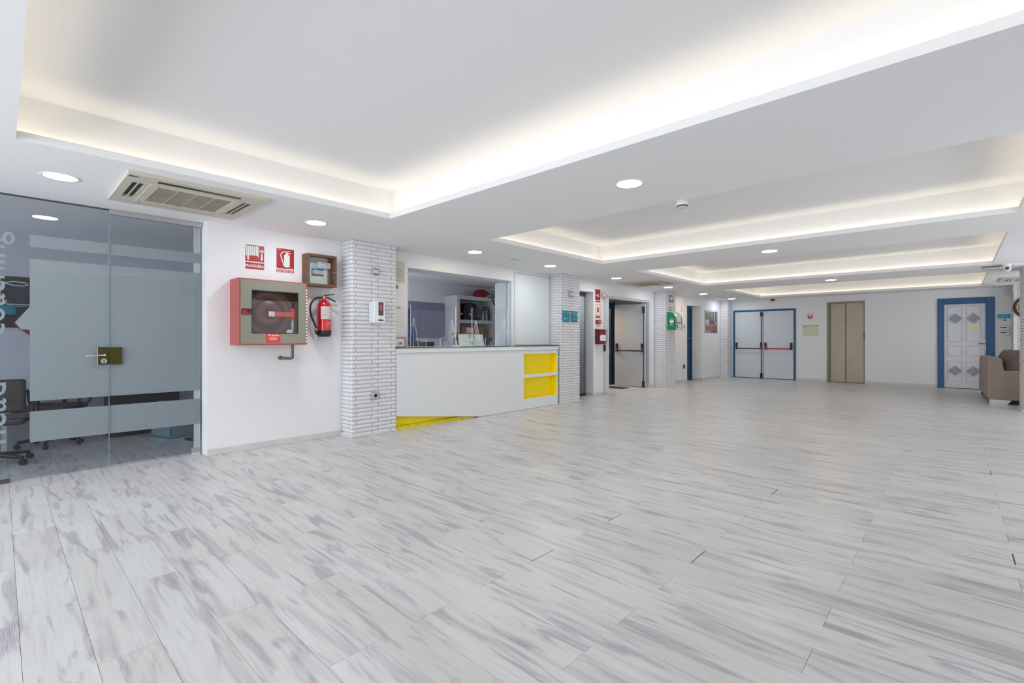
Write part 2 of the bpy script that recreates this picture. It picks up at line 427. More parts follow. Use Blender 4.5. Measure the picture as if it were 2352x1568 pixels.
# long wall on the left of the room, with its openings
RO = (4.08, 6.32, 1.08, 2.30)               # reception opening y0, y1, z0, z1
TK = .40
b = MB()
b.box(WX - .20, WX, 1.52, RO[0] - .02, 0, ZC)                                       # behind hose cabinet and pillar
b.plate(RO[0] - .02, 8.04, 0, ZC, WX - TK, WX, [RO], 'yz')
struct('wall_left', b, WALL, 'white painted long wall with the reception opening'); b = MB()
b.box(WX2 - .20, WX2, 8.04, 8.94, 2.29, ZC)
b.box(WX2 - .20, WX2, 8.94, 9.35, 0, ZC)
b.box(WX2 - .20, WX2, 9.35, 11.62, 2.255, ZC)
b.box(WX2 - .25, WX2, 11.62, 13.97, 0, ZC)
struct('wall_doors', b, WALL, 'white painted wall with the passage doorways'); b = MB()
b.box(WX3 - .40, WX3, 14.6, YF, 0, ZC)
b.prism([(WX2 - .16, 13.97), (WX2, 13.97), (WX3, 14.6), (WX2 - .16, 14.6)], 2.26, ZC, 'xy')
struct('wall_poster', b, WALL, 'white painted wall with the poster')
b = MB().plate(-9.3, 2.6, 0, ZC, YF, YF + .3, [(*[LY(1687, 800, YF)[0], LY(1826, 800, YF)[0]], 0, 2.16), (LY(1899, 800, YF)[0], LY(1986.5, 800, YF)[0], 0, 2.34), (LY(2155, 800, YF)[0], LY(2284, 800, YF)[0], 0, LY(2153.3, 686.5, YF)[1] - .03)], 'xz')
struct('wall_far', b, WALL, 'white painted end wall with lift and doors')
b = MB().box(-9.3, 2.6, YF + .3, YF + .4, 0, ZC); struct('light_stop_far', b, WALL, 'added backing that keeps outside light from the end wall doors')  # unseen backing added to stop light leaking round the door leaves
b = MB().plate(-3.6, YF, 0, 2.52, 2.33, 2.5, [(13.2, 15.4, .35, 2.35), (3.9, 7.3, .35, 2.35), (8.5, 11.9, .35, 2.35)], 'yz')
struct('wall_right', b, WALL, 'white wall with wide windows')
b = MB().plate(-5.87, 2.33, 0, 2.52, -3.6, -3.42, [(-5.7, .9, .15, 2.45)], 'xz')
struct('wall_back', b, WALL, 'glazed entrance wall')
for k, (a, c) in enumerate([(3.9, 7.3), (8.5, 11.9), (13.2, 15.4)]):  # the last window is added to let light onto the end wall
    fr = MB().plate(a, c, .35, 2.35, 2.36, 2.42, [(a + .06, (a + c) / 2 - .03, .41, 2.29), ((a + c) / 2 + .03, c - .06, .41, 2.29)], 'yz')
    wnd = struct('window_%d' % (k + 1), fr, ALU, 'wide aluminium window')
fr = MB().plate(-5.7, .9, .15, 2.45, -3.52, -3.46, [(-5.64, -3.53, .21, 2.39), (-3.47, -1.33, .21, 2.39), (-1.27, .84, .21, 2.39)], 'xz')
struct('window_4', fr, ALU, 'glazed shopfront')
# office behind the glass, reception room, passage
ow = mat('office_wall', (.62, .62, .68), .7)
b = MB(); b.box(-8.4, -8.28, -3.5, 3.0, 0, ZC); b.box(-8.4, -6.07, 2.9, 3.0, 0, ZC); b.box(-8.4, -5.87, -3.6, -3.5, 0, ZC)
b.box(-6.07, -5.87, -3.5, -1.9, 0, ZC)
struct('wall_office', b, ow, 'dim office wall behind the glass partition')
b = MB(); b.box(-8.72, -8.6, 3.0, 8.5, 0, ZC); b.box(-8.6, -6.07, 8.42, 8.5, 0, ZC); b.box(-8.6, -6.07, 3.0, 3.1, 0, ZC)
struct('wall_reception', b, WALL, 'white wall of the reception office')
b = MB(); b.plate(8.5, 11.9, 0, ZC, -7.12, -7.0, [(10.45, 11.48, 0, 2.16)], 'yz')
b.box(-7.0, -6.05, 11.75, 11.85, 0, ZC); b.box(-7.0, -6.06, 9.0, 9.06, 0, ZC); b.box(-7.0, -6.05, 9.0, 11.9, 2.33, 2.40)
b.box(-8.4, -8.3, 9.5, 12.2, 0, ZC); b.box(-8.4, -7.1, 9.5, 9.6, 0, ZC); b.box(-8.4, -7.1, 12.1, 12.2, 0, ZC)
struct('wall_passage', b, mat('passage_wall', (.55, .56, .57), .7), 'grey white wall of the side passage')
b = MB(); b.box(-6.9, -6.06, 13.2, 13.3, 0, ZC); b.box(-6.9, -6.06, 15.2, 15.3, 0, ZC); b.box(-7.0, -6.9, 13.2, 15.3, 0, ZC)
struct('wall_lobby', b, WALL, 'white wall behind the blue doorway')
# skirting boards
def skirtX(x, segs, name, h=.068, th=.014, out=1):
    b = MB()
    for a, c in segs: b.box(min(x, x + out * th), max(x, x + out * th), a, c, 0, h)
    return struct(name, b, SKIRT, 'pale skirting board', bevel=.002)
skirtX(WX, [(1.52, 3.045)], 'baseboard_left')
skirtX(WX2, [(8.94, 9.35), (11.62, 11.85), (12.5, 13.97)], 'baseboard_doors')
b = MB().box(WX3, WX3 + .014, 14.586, 16.15, 0, .07).box(WX3 - .25, WX3 + .014, 14.586, 14.6, 0, .07).box(WX2 - .16, WX2, 8.927, 8.94, 0, .068)
struct('baseboard_poster', b, SKIRT, 'pale skirting board', bevel=.002)
b = MB()
for p0, p1 in ((1827, 1899), (1987, 2153)):
    b.box(LY(p0, 800, YF)[0], LY(p1, 800, YF)[0], YF - .014, YF, 0, .075)
struct('baseboard_far', b, SKIRT, 'pale skirting board', bevel=.002)
b = MB().box(LX(255, 900, -6.0)[0], 1.52, -6.03, -5.985, 0, .036)
struct('trim_1', b, mat('chipped_white_trim', (.86, .85, .83), .5, var=.12, vscale=18), 'chipped white strip along the foot of the fixed glass pane', bevel=.003)

# ================================================================== BRICK PILLARS
BR = {}
def brick_mesh(lx, ly, lz):
    k = (round(lx, 3), round(ly, 3), round(lz, 3))
    if k not in BR:
        b = MB().box(0, k[0], 0, k[1], 0, k[2]); BR[k] = b.mesh('brick', BRICK, .0115)
    return BR[k]
def pillar(label, x0, x1, y0, y1, patternf, single=True, hall=1, sideL=None, skirt=True):
    """x0 wall side, x1 hall face (bricks proud of it towards +x), y0 the face seen at an angle."""
    t = thing('brick_pillar', label, 'pillar', (0, 0, 0), 0, 'white painted brick pillars along the hall')
    part('mortar_core', MB().box(x0 + .006, x1 - .012, y0 + .012, y1 - .012, 0, ZC), GROUT, t)
    nc = 49; ch = ZC / nc; bh = ch - .0085; W = y1 - y0; D = x1 - x0
    rr = random.Random(int(y0 * 100)); joined = MB()
    def put(ax, bx, ay, by, k):
        px = rr.uniform(-.0018, .0018); z = k * ch + .004 + rr.uniform(-.001, .001)
        if single:
            o = link('brick', brick_mesh(bx - ax, by - ay, bh), t, (ax + px, ay + px, z)); o.rotation_euler = (0, 0, rr.uniform(-.004, .004))
        else:
            joined.box(ax + px, bx + px, ay, by, z, z + bh)
    g = .0045; depth = .06
    for k in range(nc):
        if k % 2:
            cuts = [0, W * .11, W * .583, W]; corner = D                 # corner block reaches back to the wall
        else:
            cuts = [0, W * .445, W * .885, W]; corner = D * .2
        for i in range(3):
            a, c = y0 + cuts[i] + (g if i else 0), y0 + cuts[i + 1] - (g if i < 2 else 0)
            put(x1 - (corner - g if i == 0 and k % 2 else depth), x1, a, c, k)
        if not k % 2: put(x0, x1 - depth - g * 2, y0, y0 + depth, k)
        elif D > depth + .02: pass
    if not single:
        o = link('brickwork', joined.mesh('brickwork', BRICK, .006), t); o['kind'] = 'stuff'
    if skirt:
        s = MB(); e = .022
        s.box(x1, x1 + e, y0 - e, y1, 0, .022).box(x0, x1, y0 - e, y0, 0, .022)
        part('floor_strip', s, mat('floor_strip', (.66, .65, .64), .5, var=.1, vscale=15), t, .004)
    return t
pillar('white painted brick pillar with soap dispenser beside the reception counter', WX + .004, -5.60, 3.045, 3.705, None)
pillar('white painted brick pillar with two teal notices after the reception counter', WX + .004, -5.58, 7.40, 8.04, None)
pillar('white painted brick pillar with green defibrillator case', WX2 + .004, -5.55, 11.85, 12.50, None)
pillar('white painted brick pillar in the corner beside the blue framed double doors', WX3 + .004, -5.42, 16.15, YF - .004, None, single=False)
# pillars on the right: bricks face the hall (-x) and the camera (-y)
def pillar_r(label, x0, x1, y0, y1, group=None):
    t = thing('brick_pillar', label, 'pillar', (0, 0, 0), 0, 'white painted brick pillars along the hall')
    part('mortar_core', MB().box(x0 + .012, x1, y0 + .012, y1 - .012, 0, ZC), GROUT, t)
    j = MB(); nc = 49; ch = ZC / nc; bh = ch - .0085; W = y1 - y0; g = .0045; rr = random.Random(5)
    for k in range(nc):
        cuts = [0, W * .11, W * .583, W] if k % 2 else [0, W * .445, W * .885, W]; z = k * ch + .004
        for i in range(3):
            px = rr.uniform(-.002, .002)
            j.box(x0 + px, x0 + .07, y0 + cuts[i] + g * (i > 0), y0 + cuts[i + 1] - g * (i < 2), z, z + bh)
        xs = [x0 + .075, x0 + .075 + .17, x1] if k % 2 else [x0 + .075, x1]
        for a, c in zip(xs, xs[1:]): j.box(a + g, c - g, y0 + rr.uniform(-.002, .002), y0 + .06, z, z + bh)
    o = link('brickwork', j.mesh('brickwork', BRICK, .006), t); o['kind'] = 'stuff'
    part('floor_strip', MB().box(x0 - .03, x0, y0 - .03, y1, 0, .022).box(x0, x1, y0 - .03, y0, 0, .022), mat('floor_strip', (.66, .65, .64)), t, .004)
pillar_r('white brick pillar cut by the picture edge in front of the sofa', .878, 1.2, 12.1, 12.88)
pillar_r('shaded brick pillar with the round wall clock beyond the sofa', .992, 1.4, 16.0, 16.596)

# ================================================================== CEILING FITTINGS
G_D = 'recessed round downlights in the ceiling'
def downlight(x, y, label, m=None):
    t = thing('recessed_downlight', label, 'ceiling light', (x, y, ZC), 0, G_D)
    part('trim_ring', MB().lathe([(.098, -.001), (.118, -.004), (.122, 0.0), (.118, 0), (.098, 0)], n=36), WHITE, t)
    part('diffuser', MB().lathe([(.0, -.0022), (.098, -.0022), (.098, -.0005)], n=36), m or LAMPM, t)
for (x, y, lb, m) in ((-5.13, .33, 'round downlight above the glass partition, largest in the row along the wall', None),
                      (-5.11, 2.36, 'round downlight above the hose cabinet and wooden display case', LAMPC),
                      (-5.13, 4.73, 'round warm downlight in front of the open reception window', LAMPW),
                      (-5.14, 6.51, 'round downlight above the white shutter panel at reception', LAMPC),
                      (-5.16, 8.75, 'round downlight above the open grey double doors, before the second ceiling cassette', None),
                      (-5.14, 11.15, 'round bluish downlight in front of the defibrillator pillar', LAMPC),
                      (-5.16, 13.43, 'round warm downlight in front of the narrow blue door', LAMPW),
                      (-5.12, 15.63, 'round bluish downlight in front of the corner brick pillar', LAMPC),
                      (-1.95, 3.51, 'large round downlight between the first and second ceiling trays', None),
                      (-1.96, 7.57, 'round downlight between the second and third ceiling trays', LAMPW),
                      (-1.95, 12.14, 'round downlight between the third and fourth ceiling trays', LAMPW)):
    downlight(x, y, lb, m)

def cassette(cx, cy, label, rot=0):
    t = thing('ceiling_cassette', label, 'air conditioner', (cx, cy, ZC), rot, 'ceiling cassette air conditioners')
    h = .5; slots = [(-.27, .27, .36, .44), (-.27, .27, -.44, -.36), (.362, .428, -.30, .30), (-.425, -.375, -.30, .30)]
    part('panel', MB().plate(-h, h, -h, h, -.028, 0, slots, 'xy'), BEIGE, t, .0)
    r = MB(); r.plate(-.335, .335, -.335, .335, -.036, -.028, [(-.27, .27, -.27, .27)], 'xy')
    part('inner_frame', r, BEIGE, t, .003)
    g = MB().box(-.27, .27, -.27, .27, -.0325, -.028)
    gr = part('intake_grille', g, BEIGED, t)
    rb = MB()
    for k in (-1, 0, 1): rb.box(-.27, .27, k * .135 - .005, k * .135 + .005, -.0355, -.0325)
    o = part('grille_ribs', rb, mat('grille_rib', (.43, .40, .31), .6), gr)
    for i, (a, c, d, e) in enumerate(slots):
        v = MB().box(a, c, d, e, -.0265 if i == 2 else -.002, -.0005); part('slot_shade', v, BLK, t)  # black box painted as the shade inside each slot
        if c - a > e - d:
            v = MB(); y = (d + e) / 2; v.prism([(a + .01, y - .004), (c - .01, y - .004), (c - .01, y + .003), (a + .01, y + .003)], -.026, -.012, 'xy')
        else:
            v = MB(); x = (a + c) / 2; v.prism([(x - .012, d + .01), (x + .006, d + .01), (x + .006, e - .01), (x - .012, e - .01)], -.027, -.014, 'xy')
        if i != 2: part('louvre', v, BEIGE, t, .002)
    return t
c1 = cassette(-5.025, 1.16, 'yellowed square ceiling air conditioner above the glass partition')
part('scuff_mark', MB().prism([(.43, -.49), (.455, -.485), (.46, -.45), (.445, -.42), (.435, -.44), (.43, -.46)], -.0288, -.028, 'xy'), BLK, c1)
cassette(-5.05, 9.9, 'yellowed square ceiling air conditioner beside the third ceiling tray, over the grey double doors')
cassette(1.2, 14.5, 'beige ceiling air conditioner near the wall clock, partly hidden by a pillar')
t = thing('ceiling_vent', 'small flush white vent grille in the ceiling above reception', 'vent', (-5.12, 5.59, ZC))
part('frame', MB().plate(-.09, .09, -.15, .15, -.004, 0, [(-.07, .07, -.13, .13)], 'xy'), WHITE, t)
b = MB()
for k in range(7): b.box(-.062 + k * .02, -.054 + k * .02, -.13, .13, -.003, 0)
part('slats', b, LGREY, t)
x, y = LZ(1567, 461, ZC)
t = thing('smoke_detector', 'round cream smoke detector at the rim of the second ceiling tray', 'smoke detector', (x, y, ZC))
part('base', MB().lathe([(.052, 0), (.054, -.022), (.05, -.024)], n=24), CREAM, t)
part('head', MB().lathe([(.05, -.024), (.052, -.038), (.046, -.044), (.0, -.046)], n=24), WHITE, t)
b = MB()
for k in range(8):
    a = k * PI / 4; b.box(0, 0, 0, 0, 0, 0) if False else b.prism([(math.cos(a - .3) * .040, math.sin(a - .3) * .040), (math.cos(a + .3) * .040, math.sin(a + .3) * .040), (math.cos(a + .3) * .046, math.sin(a + .3) * .046), (math.cos(a - .3) * .046, math.sin(a - .3) * .046)], -.056, -.044, 'xy')
part('vents', b, DGREY, t); part('cap', MB().lathe([(.042, -.056), (.036, -.063), (0, -.064)], n=24), LGREY, t)
# security camera and emergency light near the right hand pillar
x, y = LZ(2313, 606, ZC)
t = thing('security_camera', 'white dome security camera hanging from the ceiling beside the right pillar', 'camera', (x, y, ZC))
part('mount', MB().lathe([(.06, 0), (.062, -.03), (.05, -.04)], n=24), WHITE, t)
hd = MB().lathe([(0, -.056), (.028, -.05), (.048, -.028), (.054, 0), (.048, .028), (.024, .05), (0, .053)], n=20, c=(0, -.01, -.075))
part('dome_head', hd, WHITE, t)
d = Vector((-x * 1.05, -y, -.35 * y * .25)).normalized(); cc = Vector((0, -.01, -.075))
part('lens_hood', MB().cyl(cc + d * .038, cc + d * .06, .038, .034, 20), LGREY, t)
part('lens', MB().cyl(cc + d * .056, cc + d * .063, .028, .022, 20), BLK, t)
part('cable_duct', MB().box(.07, .62, -.02, .02, -.03, 0), WHITE, t, .003)
x, y = LZ(2286, 611, ZC)
t = thing('emergency_light', 'flat grey emergency light with a tiny green lamp on the ceiling beside the dome camera', 'emergency light', (x, y, ZC), math.radians(2))
part('backplate', MB().box(-.16, .16, -.055, .055, -.012, 0), DGREY, t)
part('cover', MB().box(-.165, .165, -.05, .05, -.05, -.012), mat('milky_grey_cover', (.45, .49, .46), .3), t, .014, 3)
part('indicator', MB().cyl((.06, -.05, -.035), (.06, -.053, -.035), .004, n=8), LEDG, t)
x, z = LY(1775, 688, YF)
t = thing('alarm_sounder', 'small dark red alarm sounder under the ceiling above the double doors', 'alarm', (x, YF, z))
part('base', MB().box(-.06, .06, -.02, 0, -.045, .03), DRED, t, .004)
part('horn', MB().box(-.05, .05, -.06, -.02, -.05, .012), RED, t, .008)

# ================================================================== GLASS PARTITION OF THE OFFICE
GX = -6.05
def gy(px): return LX(px, 779, GX)[0]
def gz(px, py): return LX(px, py, GX)[1]
yS = gy(250.5); yE = 1.505
t = thing('glass_partition', 'tall frosted-band glass door and side pane of the office at the wall opening', 'glass partition', (GX, 0, 0), PI / 2)
# local: x = world y, -y = towards the hall
dr = part('glass_door', MB().box(-1.9, yS - .002, -.006, .006, .012, 2.505), GLASS, t)
sp = part('fixed_pane', MB().box(yS + .002, yE, -.006, .006, .022, 2.468), GLASS, t)
part('pane_edge', MB().box(yS - .0022, yS + .0018, -.0065, .0065, .012, 2.5), mat('glass_edge_blue', (.22, .30, .33), .2), t)
part('head_rail', MB().box(yS, yE + .01, -.022, .022, 2.47, ZC - .001), ALU, t, .002)
part('ceiling_channel', MB().box(-1.9, yS, -.008, .008, 2.507, ZC - .0005), DGREY, t)
ya = gy(68.5)
za = [gz(69, q) for q in (538, 567, 593, 919, 946, 1013)]
yb = gy(457); zb = [gz(465, q) for q in (583, 605, 628, 897, 914, 974)]
za = [(p + q) / 2 for p, q in zip(za, zb)]
for (n0, n1) in ((0, 1), (2, 3), (4, 5)):
    part('frosted_film', MB().box(ya, yS - .003, .0065, .0072, za[n1], za[n0]), FROST, dr)
    part('frosted_film', MB().box(yS + .003, yE - .004, .0065, .0072, za[n1], za[n0]), FROST, sp)
zc0, zc1 = gz(250, 836), gz(250, 797)
bl = mat('dark_brass_plate', (.07, .062, .012), .12, metal=.6)
lk = part('lock_box', MB().box(gy(224), yS, -.026, .02, gz(225, 837), gz(225, 797)), bl, dr, .003)
part('lock_keep', MB().box(yS + .003, gy(279.5), -.026, .02, gz(279, 836), gz(279, 797)), bl, sp, .003)
part('plate_edge', MB().box(gy(224) - .004, gy(224), -.027, .02, gz(225, 837), gz(225, 797)), CHROME, lk)
yh, zh = gy(238), gz(238, 815)
part('lever_handle', MB().cyl((yh, -.026, zh), (yh, -.06, zh), .011, n=14).tube([(yh, -.055, zh), (yh - .03, -.062, zh), (yh - .09, -.062, zh - .002), (yh - .14, -.058, zh - .004)], .0085), CHROME, lk)
part('key_cylinder', MB().cyl((gy(237.5), -.026, gz(238, 828.5)), (gy(237.5), -.036, gz(238, 828.5)), .024, n=20), ALU, lk)
part('keyhole', MB().box(gy(237.5) - .003, gy(237.5) + .003, -.046, -.036, gz(238, 833), gz(238, 826)), BLK, lk)
part('floor_patch_fitting', MB().box(-1.2, gy(23), -.02, .02, .003, .03), DGREY, dr, .002)
# vertical lettering on the door: reads upwards
for s, q0, q1 in (('head', 1017, 878), ('coaching', 768, 531)):
    z0, z1 = gz(14, q0), gz(14, q1); yl = gy(14)
    o = text(s, 0, 0, z1 - z0, 0, FROST2, dr, 'lettering', height=None, rot=PI / 2)
    ys = [v.co.x for v in o.data.vertices]
    asc = .205 if s == 'head' else .205
    mx = max(ys)
    base = mx - (.052 if s == 'coaching' else .002)
    for v in o.data.vertices: v.co.x += yl - base; v.co.z += (z0 + z1) / 2; v.co.y += .0075
part('wall_profile', MB().box(yE - .055, yE, .012, .045, .0, 2.47), WHITE, t, .002, label='white wall profile behind the glass edge')
part('profile_foot', MB().box(yE - .075, yE, .010, .05, .0, .07), SKIRT, t)

# things in the office behind the glass
XB = -8.28
def OB(px, py): return LX(px, py, XB)
t = thing('wall_poster', 'dark framed photograph poster on the office wall, seen through clear glass', 'poster', (XB, 0, 0), PI / 2)
y0, y1, z0, z1 = RL(16, 646, 110, 703, XB)
part('frame', MB().box(y0 - .05, y1, -.02, 0, z0 - .01, z1 + .06), mat('olive_frame', (.05, .045, .012)), t)
part('print', MB().box(y0, y1, -.026, -.02, z0, z1), mat('dark_print', (.035, .04, .05), .25), t)
part('bottom_rule', MB().box(y0, y1, -.0265, -.026, z0, z0 + .012), LGREY, t)
a, c = OB(38, 651)
sw = [(a - .10, c, ), (a - .02, c + .022), (a + .07, c + .012), (a + .10, c - .01), (a + .05, c - .03), (a - .04, c - .022)]
part('white_emblem', MB().tube([(p, -.028, q) for p, q in sw + sw[:1]], .007, 5), PAPER, t)
t = thing('notice_board', 'black pinboard with teal and white papers low on the office wall', 'board', (XB, 0, 0), PI / 2)
pts = [OB(*p) for p in ((-20, 705), (72, 705), (72, 772), (40, 752), (-20, 752))]
part('board', MB().prism(pts, -.018, 0), BLK, t)
part('teal_paper', MB().prism([OB(*p) for p in ((-20, 702), (28, 700), (36, 708), (35, 722), (14, 722), (-20, 716))], -.024, -.018), TEAL, t)
part('pink_note', MB().prism([OB(*p) for p in ((12, 688), (20, 690), (17, 698), (10, 698))], -.024, -.018), mat('pink', (.6, .25, .25)), t)
part('red_folder', MB().prism([OB(*p) for p in ((26, 742), (34, 739), (72, 757), (72, 772))], -.022, -.018), mat('wine', (.28, .01, .03)), t)
part('white_sheet', MB().prism([OB(*p) for p in ((34, 740), (70, 702), (100, 702), (100, 760), (48, 756))], -.028, -.022), PAPER, t)
t = thing('desk', 'white office desk with a modesty panel standing behind the clear glass strip', 'desk', (-7.75, .0, 0), PI / 2)
part('desktop', MB().box(-1.2, .08, -.3, .4, .70, .725), WHITE, t, .003)
part('modesty_panel', MB().box(-1.2, .0, -.02, 0, .13, .42), mat('lilac_panel', (.40, .42, .55), .5), t)
for xx, yy in ((-1.15, -.26), (.02, -.26), (-1.15, .36), (.02, .36)): part('leg', MB().box(xx, xx + .04, yy, yy + .04, 0, .70), LGREY, t)
def swivel(x, y, rz, label):
    t = thing('office_chair', label, 'chair', (x, y, 0), rz, 'swivel chairs in the office')
    part('seat', MB().box(-.25, .25, -.25, .25, .41, .48), LEATHER, t, .03, 3)
    bk = part('backrest', MB().box(-.26, .26, .22, .27, .54, .86), LEATHER, t, .03, 3)
    part('back_pad', MB().box(-.2, .2, .195, .22, .6, .80), mat('grey_pad', (.33, .30, .30), .8), bk, .02, 2)
    part('back_support', MB().tube([(0, .15, .42), (0, .26, .44), (0, .27, .58)], .02), BLK, t)
    part('gas_column', MB().cyl((0, 0, .09), (0, 0, .41), .028), BLK, t)
    for s in (-1, 1): part('armrest', MB().tube([(s * .25, -.05, .44), (s * .3, -.05, .5), (s * .3, -.08, .64), (s * .3, .15, .64), (s * .3, .18, .5), (s * .25, .15, .44)], .016), BLK, t)
    for k in range(5):
        a = k * 2 * PI / 5; sp = part('base_spoke', MB().tube([(0, 0, .1), (.28 * math.cos(a), .28 * math.sin(a), .075)], [.028, .016]), BLK, t)
        part('castor', MB().cyl((.28 * math.cos(a) - .02 * math.sin(a), .28 * math.sin(a) + .02 * math.cos(a), .03), (.28 * math.cos(a) + .02 * math.sin(a), .28 * math.sin(a) - .02 * math.cos(a), .03), .029, n=12), BLK, sp)
swivel(-7.0, -.03, math.radians(-100), 'dark brown leather swivel chair with grey back pad by the clear glass strip')
swivel(-7.82, .42, math.radians(60), 'black swivel chair behind the frosted glass door, castors showing below the film')
x, y = -7.45, 1.52
t = thing('shopping_bag', 'silver insulated bag with teal piping on the office floor', 'bag', (x, y, 0), math.radians(20))
b = MB().prism([(-.22, 0), (.22, 0), (.19, .34), (-.17, .33)], -.12, .12)
part('bag_body', b, mat('silver_foil', (.30, .42, .45), .35, metal=.4, bump=.6, bscale=30), t, .02, 2)
part('piping', MB().tube([(-.19, -.125, .01), (.19, -.125, .01)], .008).tube([(.2, -.125, .01), (.18, -.125, .33)], .008), TEAL, t)
part('handle', MB().tube([(-.08, -.1, .32), (-.07, -.1, .46), (.07, -.1, .46), (.08, -.1, .32)], .009), TEAL, t)
x, y = LZ(416, 991, .0)
t = thing('bicycle_wheel', 'small white rimmed wheel lying against the office wall below the frosted band', 'wheel', (-7.8, 2.0, .21), math.radians(50))
w_ = MB(); pts = [(.2 * math.cos(a * PI / 14), 0, .2 * math.sin(a * PI / 14)) for a in range(29)]
part('rim', w_.tube(pts, .012, 8), LGREY, t)
b = MB()
for k in range(10): b.tube([(0, 0, 0), (.19 * math.cos(k * PI / 5), 0, .19 * math.sin(k * PI / 5))], .0015, 4)
part('spokes', b, ALU, t); part('hub', MB().cyl((0, -.03, 0), (0, .03, 0), .02), DGREY, t)
x, y = LZ(443, 1010, 0)
t = thing('slipper', 'dark slipper lying on the office floor by the white profile', 'shoe', (x, y, 0), math.radians(15))
part('sole', MB().prism([(-.13, -.03), (-.05, -.045), (.06, -.045), (.12, -.025), (.13, .02), (.06, .045), (-.06, .04), (-.13, .03)], 0, .018, 'xy'), BLK, t)
part('upper', MB().lathe([(.05, 0), (.047, .03), (.03, .055), (0, .062)], n=16, c=(.05, 0, .016)), DGREY, t)
t = thing('storage_cabinet', 'dark low cabinet behind the frosted glass, seen in the gap between films', 'cabinet', (-8.27, .95, 0), PI / 2)
part('carcass', MB().box(0, .75, -.42, 0, 0, .62), DGREY, t, .004)
for k in range(2): dd = part('door', MB().box(.01 + k * .37, .37 + k * .37, -.437, -.42, .02, .6), BLK, t, .003); part('knob', MB().cyl((.33 + k * .1, -.437, .35), (.33 + k * .1, -.455, .35), .012), ALU, dd)
t = thing('glass_bowl', 'clear bowl with a dark rim on top of the dark office cabinet', 'bowl', (-7.98, 1.55, .62))
part('bowl_body', MB().lathe([(.05, 0), (.11, .03), (.15, .085), (.142, .085), (.10, .035), (.045, .006)], n=24), CLEAR, t)
part('rim', MB().lathe([(.142, .083), (.153, .083), (.153, .09), (.142, .09), (.142, .083)], n=24), BLK, t)

# ================================================================== FIRE EQUIPMENT ON THE NEAR WALL
y0 = LX(528, 779, WX)[0]; xf = y0 / (ray(548.3, 779)[1] / ray(548.3, 779)[0])
DEP = xf - WX; y1 = LX(704.5, 779, xf)[0]; z1 = LX(548.3, 636.6, xf)[1]; z0 = LX(548.3, 792.7, xf)[1]
W, H = y1 - y0, z1 - z0
t = thing('hose_cabinet', 'red metal fire hose cabinet with a steel glazed door', 'fire hose cabinet', (WX, y0, z0), PI / 2)
def hx(px): return LX(px, 779, xf)[0] - y0
def hz(px, py): return LX(px, py, xf)[1] - z0
b = MB(); e = .012
b.box(0, W, -.006, 0, 0, H).box(0, e, -DEP + .008, -.006, 0, H).box(W - e, W, -DEP + .008, -.006, 0, H).box(e, W - e, -DEP + .008, -.006, 0, e).box(e, W - e, -DEP + .008, -.006, H - e, H)
part('case', b, SALMON, t)
part('front_rim', MB().plate(0, W, 0, H, -DEP + .002, -DEP + .008, [(.02, W - .02, .02, H - .02)]), SALMON, t, .002)
wx0, wx1, wz0, wz1 = hx(579), hx(683.8), hz(579, 764.5), hz(579, 666.4)
d = part('steel_door', MB().plate(.017, W - .014, .016, H - .014, -DEP - .004, -DEP + .002, [(wx0, wx1, wz0, wz1)]), STEEL, t)
part('window_gasket', MB().plate(wx0 - .006, wx1 + .006, wz0 - .006, wz1 + .006, -DEP - .005, -DEP - .004, [(wx0 + .002, wx1 - .002, wz0 + .002, wz1 - .002)]), BLK, d)
part('window_pane', MB().box(wx0, wx1, -DEP - .001, -DEP + .001, wz0, wz1), CLEAR, d)
lt = part('latch', MB().prism(rrect(hx(554.5), hx(577), hz(560, 722.5), hz(560, 708), .012), -DEP - .012, -DEP - .004), BLK, d)
lx, lz = hx(556), hz(560, 721.5)
part('latch_lever', MB().prism([(lx, lz), (lx + .085, lz), (lx + .085, lz + .014), (lx + .05, lz + .018), (lx + .038, lz + .048), (lx, lz + .048)], -DEP - .017, -DEP - .012), RED, lt)
hg = part('hinge', MB().cyl((W - .004, -DEP - .003, .01), (W - .004, -DEP - .003, H - .03), .0065, n=10), SALMON, t)
b = MB(); n = 17
for k in range(n): b.cyl((W - .004, -DEP - .003, .03 + k * (H - .09) / n), (W - .004, -DEP - .003, .03 + (k + .52) * (H - .09) / n), .0074, n=10)
part('hinge_knuckles', b, PAPER, hg, label='white hinge knuckles')
cx, cz = hx(622), hz(622, 720); R = .268
yr = -DEP + .05
rl = part('hose_reel', MB().lathe([(0, .02), (.05, .02), (.055, .035), (R * .55, .035), (R * .56, .02), (R * .93, .02), (R, .028), (R, .0), (R * .9, -.1), (0, -.1)], c=(cx, yr + .03, cz), n=48, axis='y'), mat('reel_red_brown', (.13, .03, .02), .4), t)
b = MB()
for r in (.10, .16, .168, .235, .243): addring(b, cx, cz, r, r + .0035, yr + .030 - .039, yr + .03, 44)
part('reel_ridges', b, mat('reel_dark', (.10, .02, .015), .4), rl)
b = MB(); b.box(cx - .005, hx(678) + .01, yr - .022, yr - .012, cz - .03, cz + .024)
part('swing_arm', b, mat('arm_red', (.62, .035, .01), .4), t, .003)
part('arm_label', MB().box(cx - .01, cx + .05, yr - .0235, yr - .022, cz - .03, cz + .026), PAPER, t)
text('EN', cx + .03, cz + .011, .026, yr - .0236, RED, t)
text('DE N', cx + .02, cz - .014, .046, yr - .0236, RED, t)
px_ = hx(679)
part('elbow', MB().cyl((px_ - .01, yr + .01, cz - .06), (px_ - .01, yr + .01, cz + .07), .026).cyl((px_ - .04, yr + .01, cz), (px_, yr + .01, cz), .022), mat('arm_red', (.62, .035, .01)), t)
part('riser_pipe', MB().cyl((px_ - .01, yr + .01, .01), (px_ - .01, yr + .01, cz - .06), .019), GREY, t)
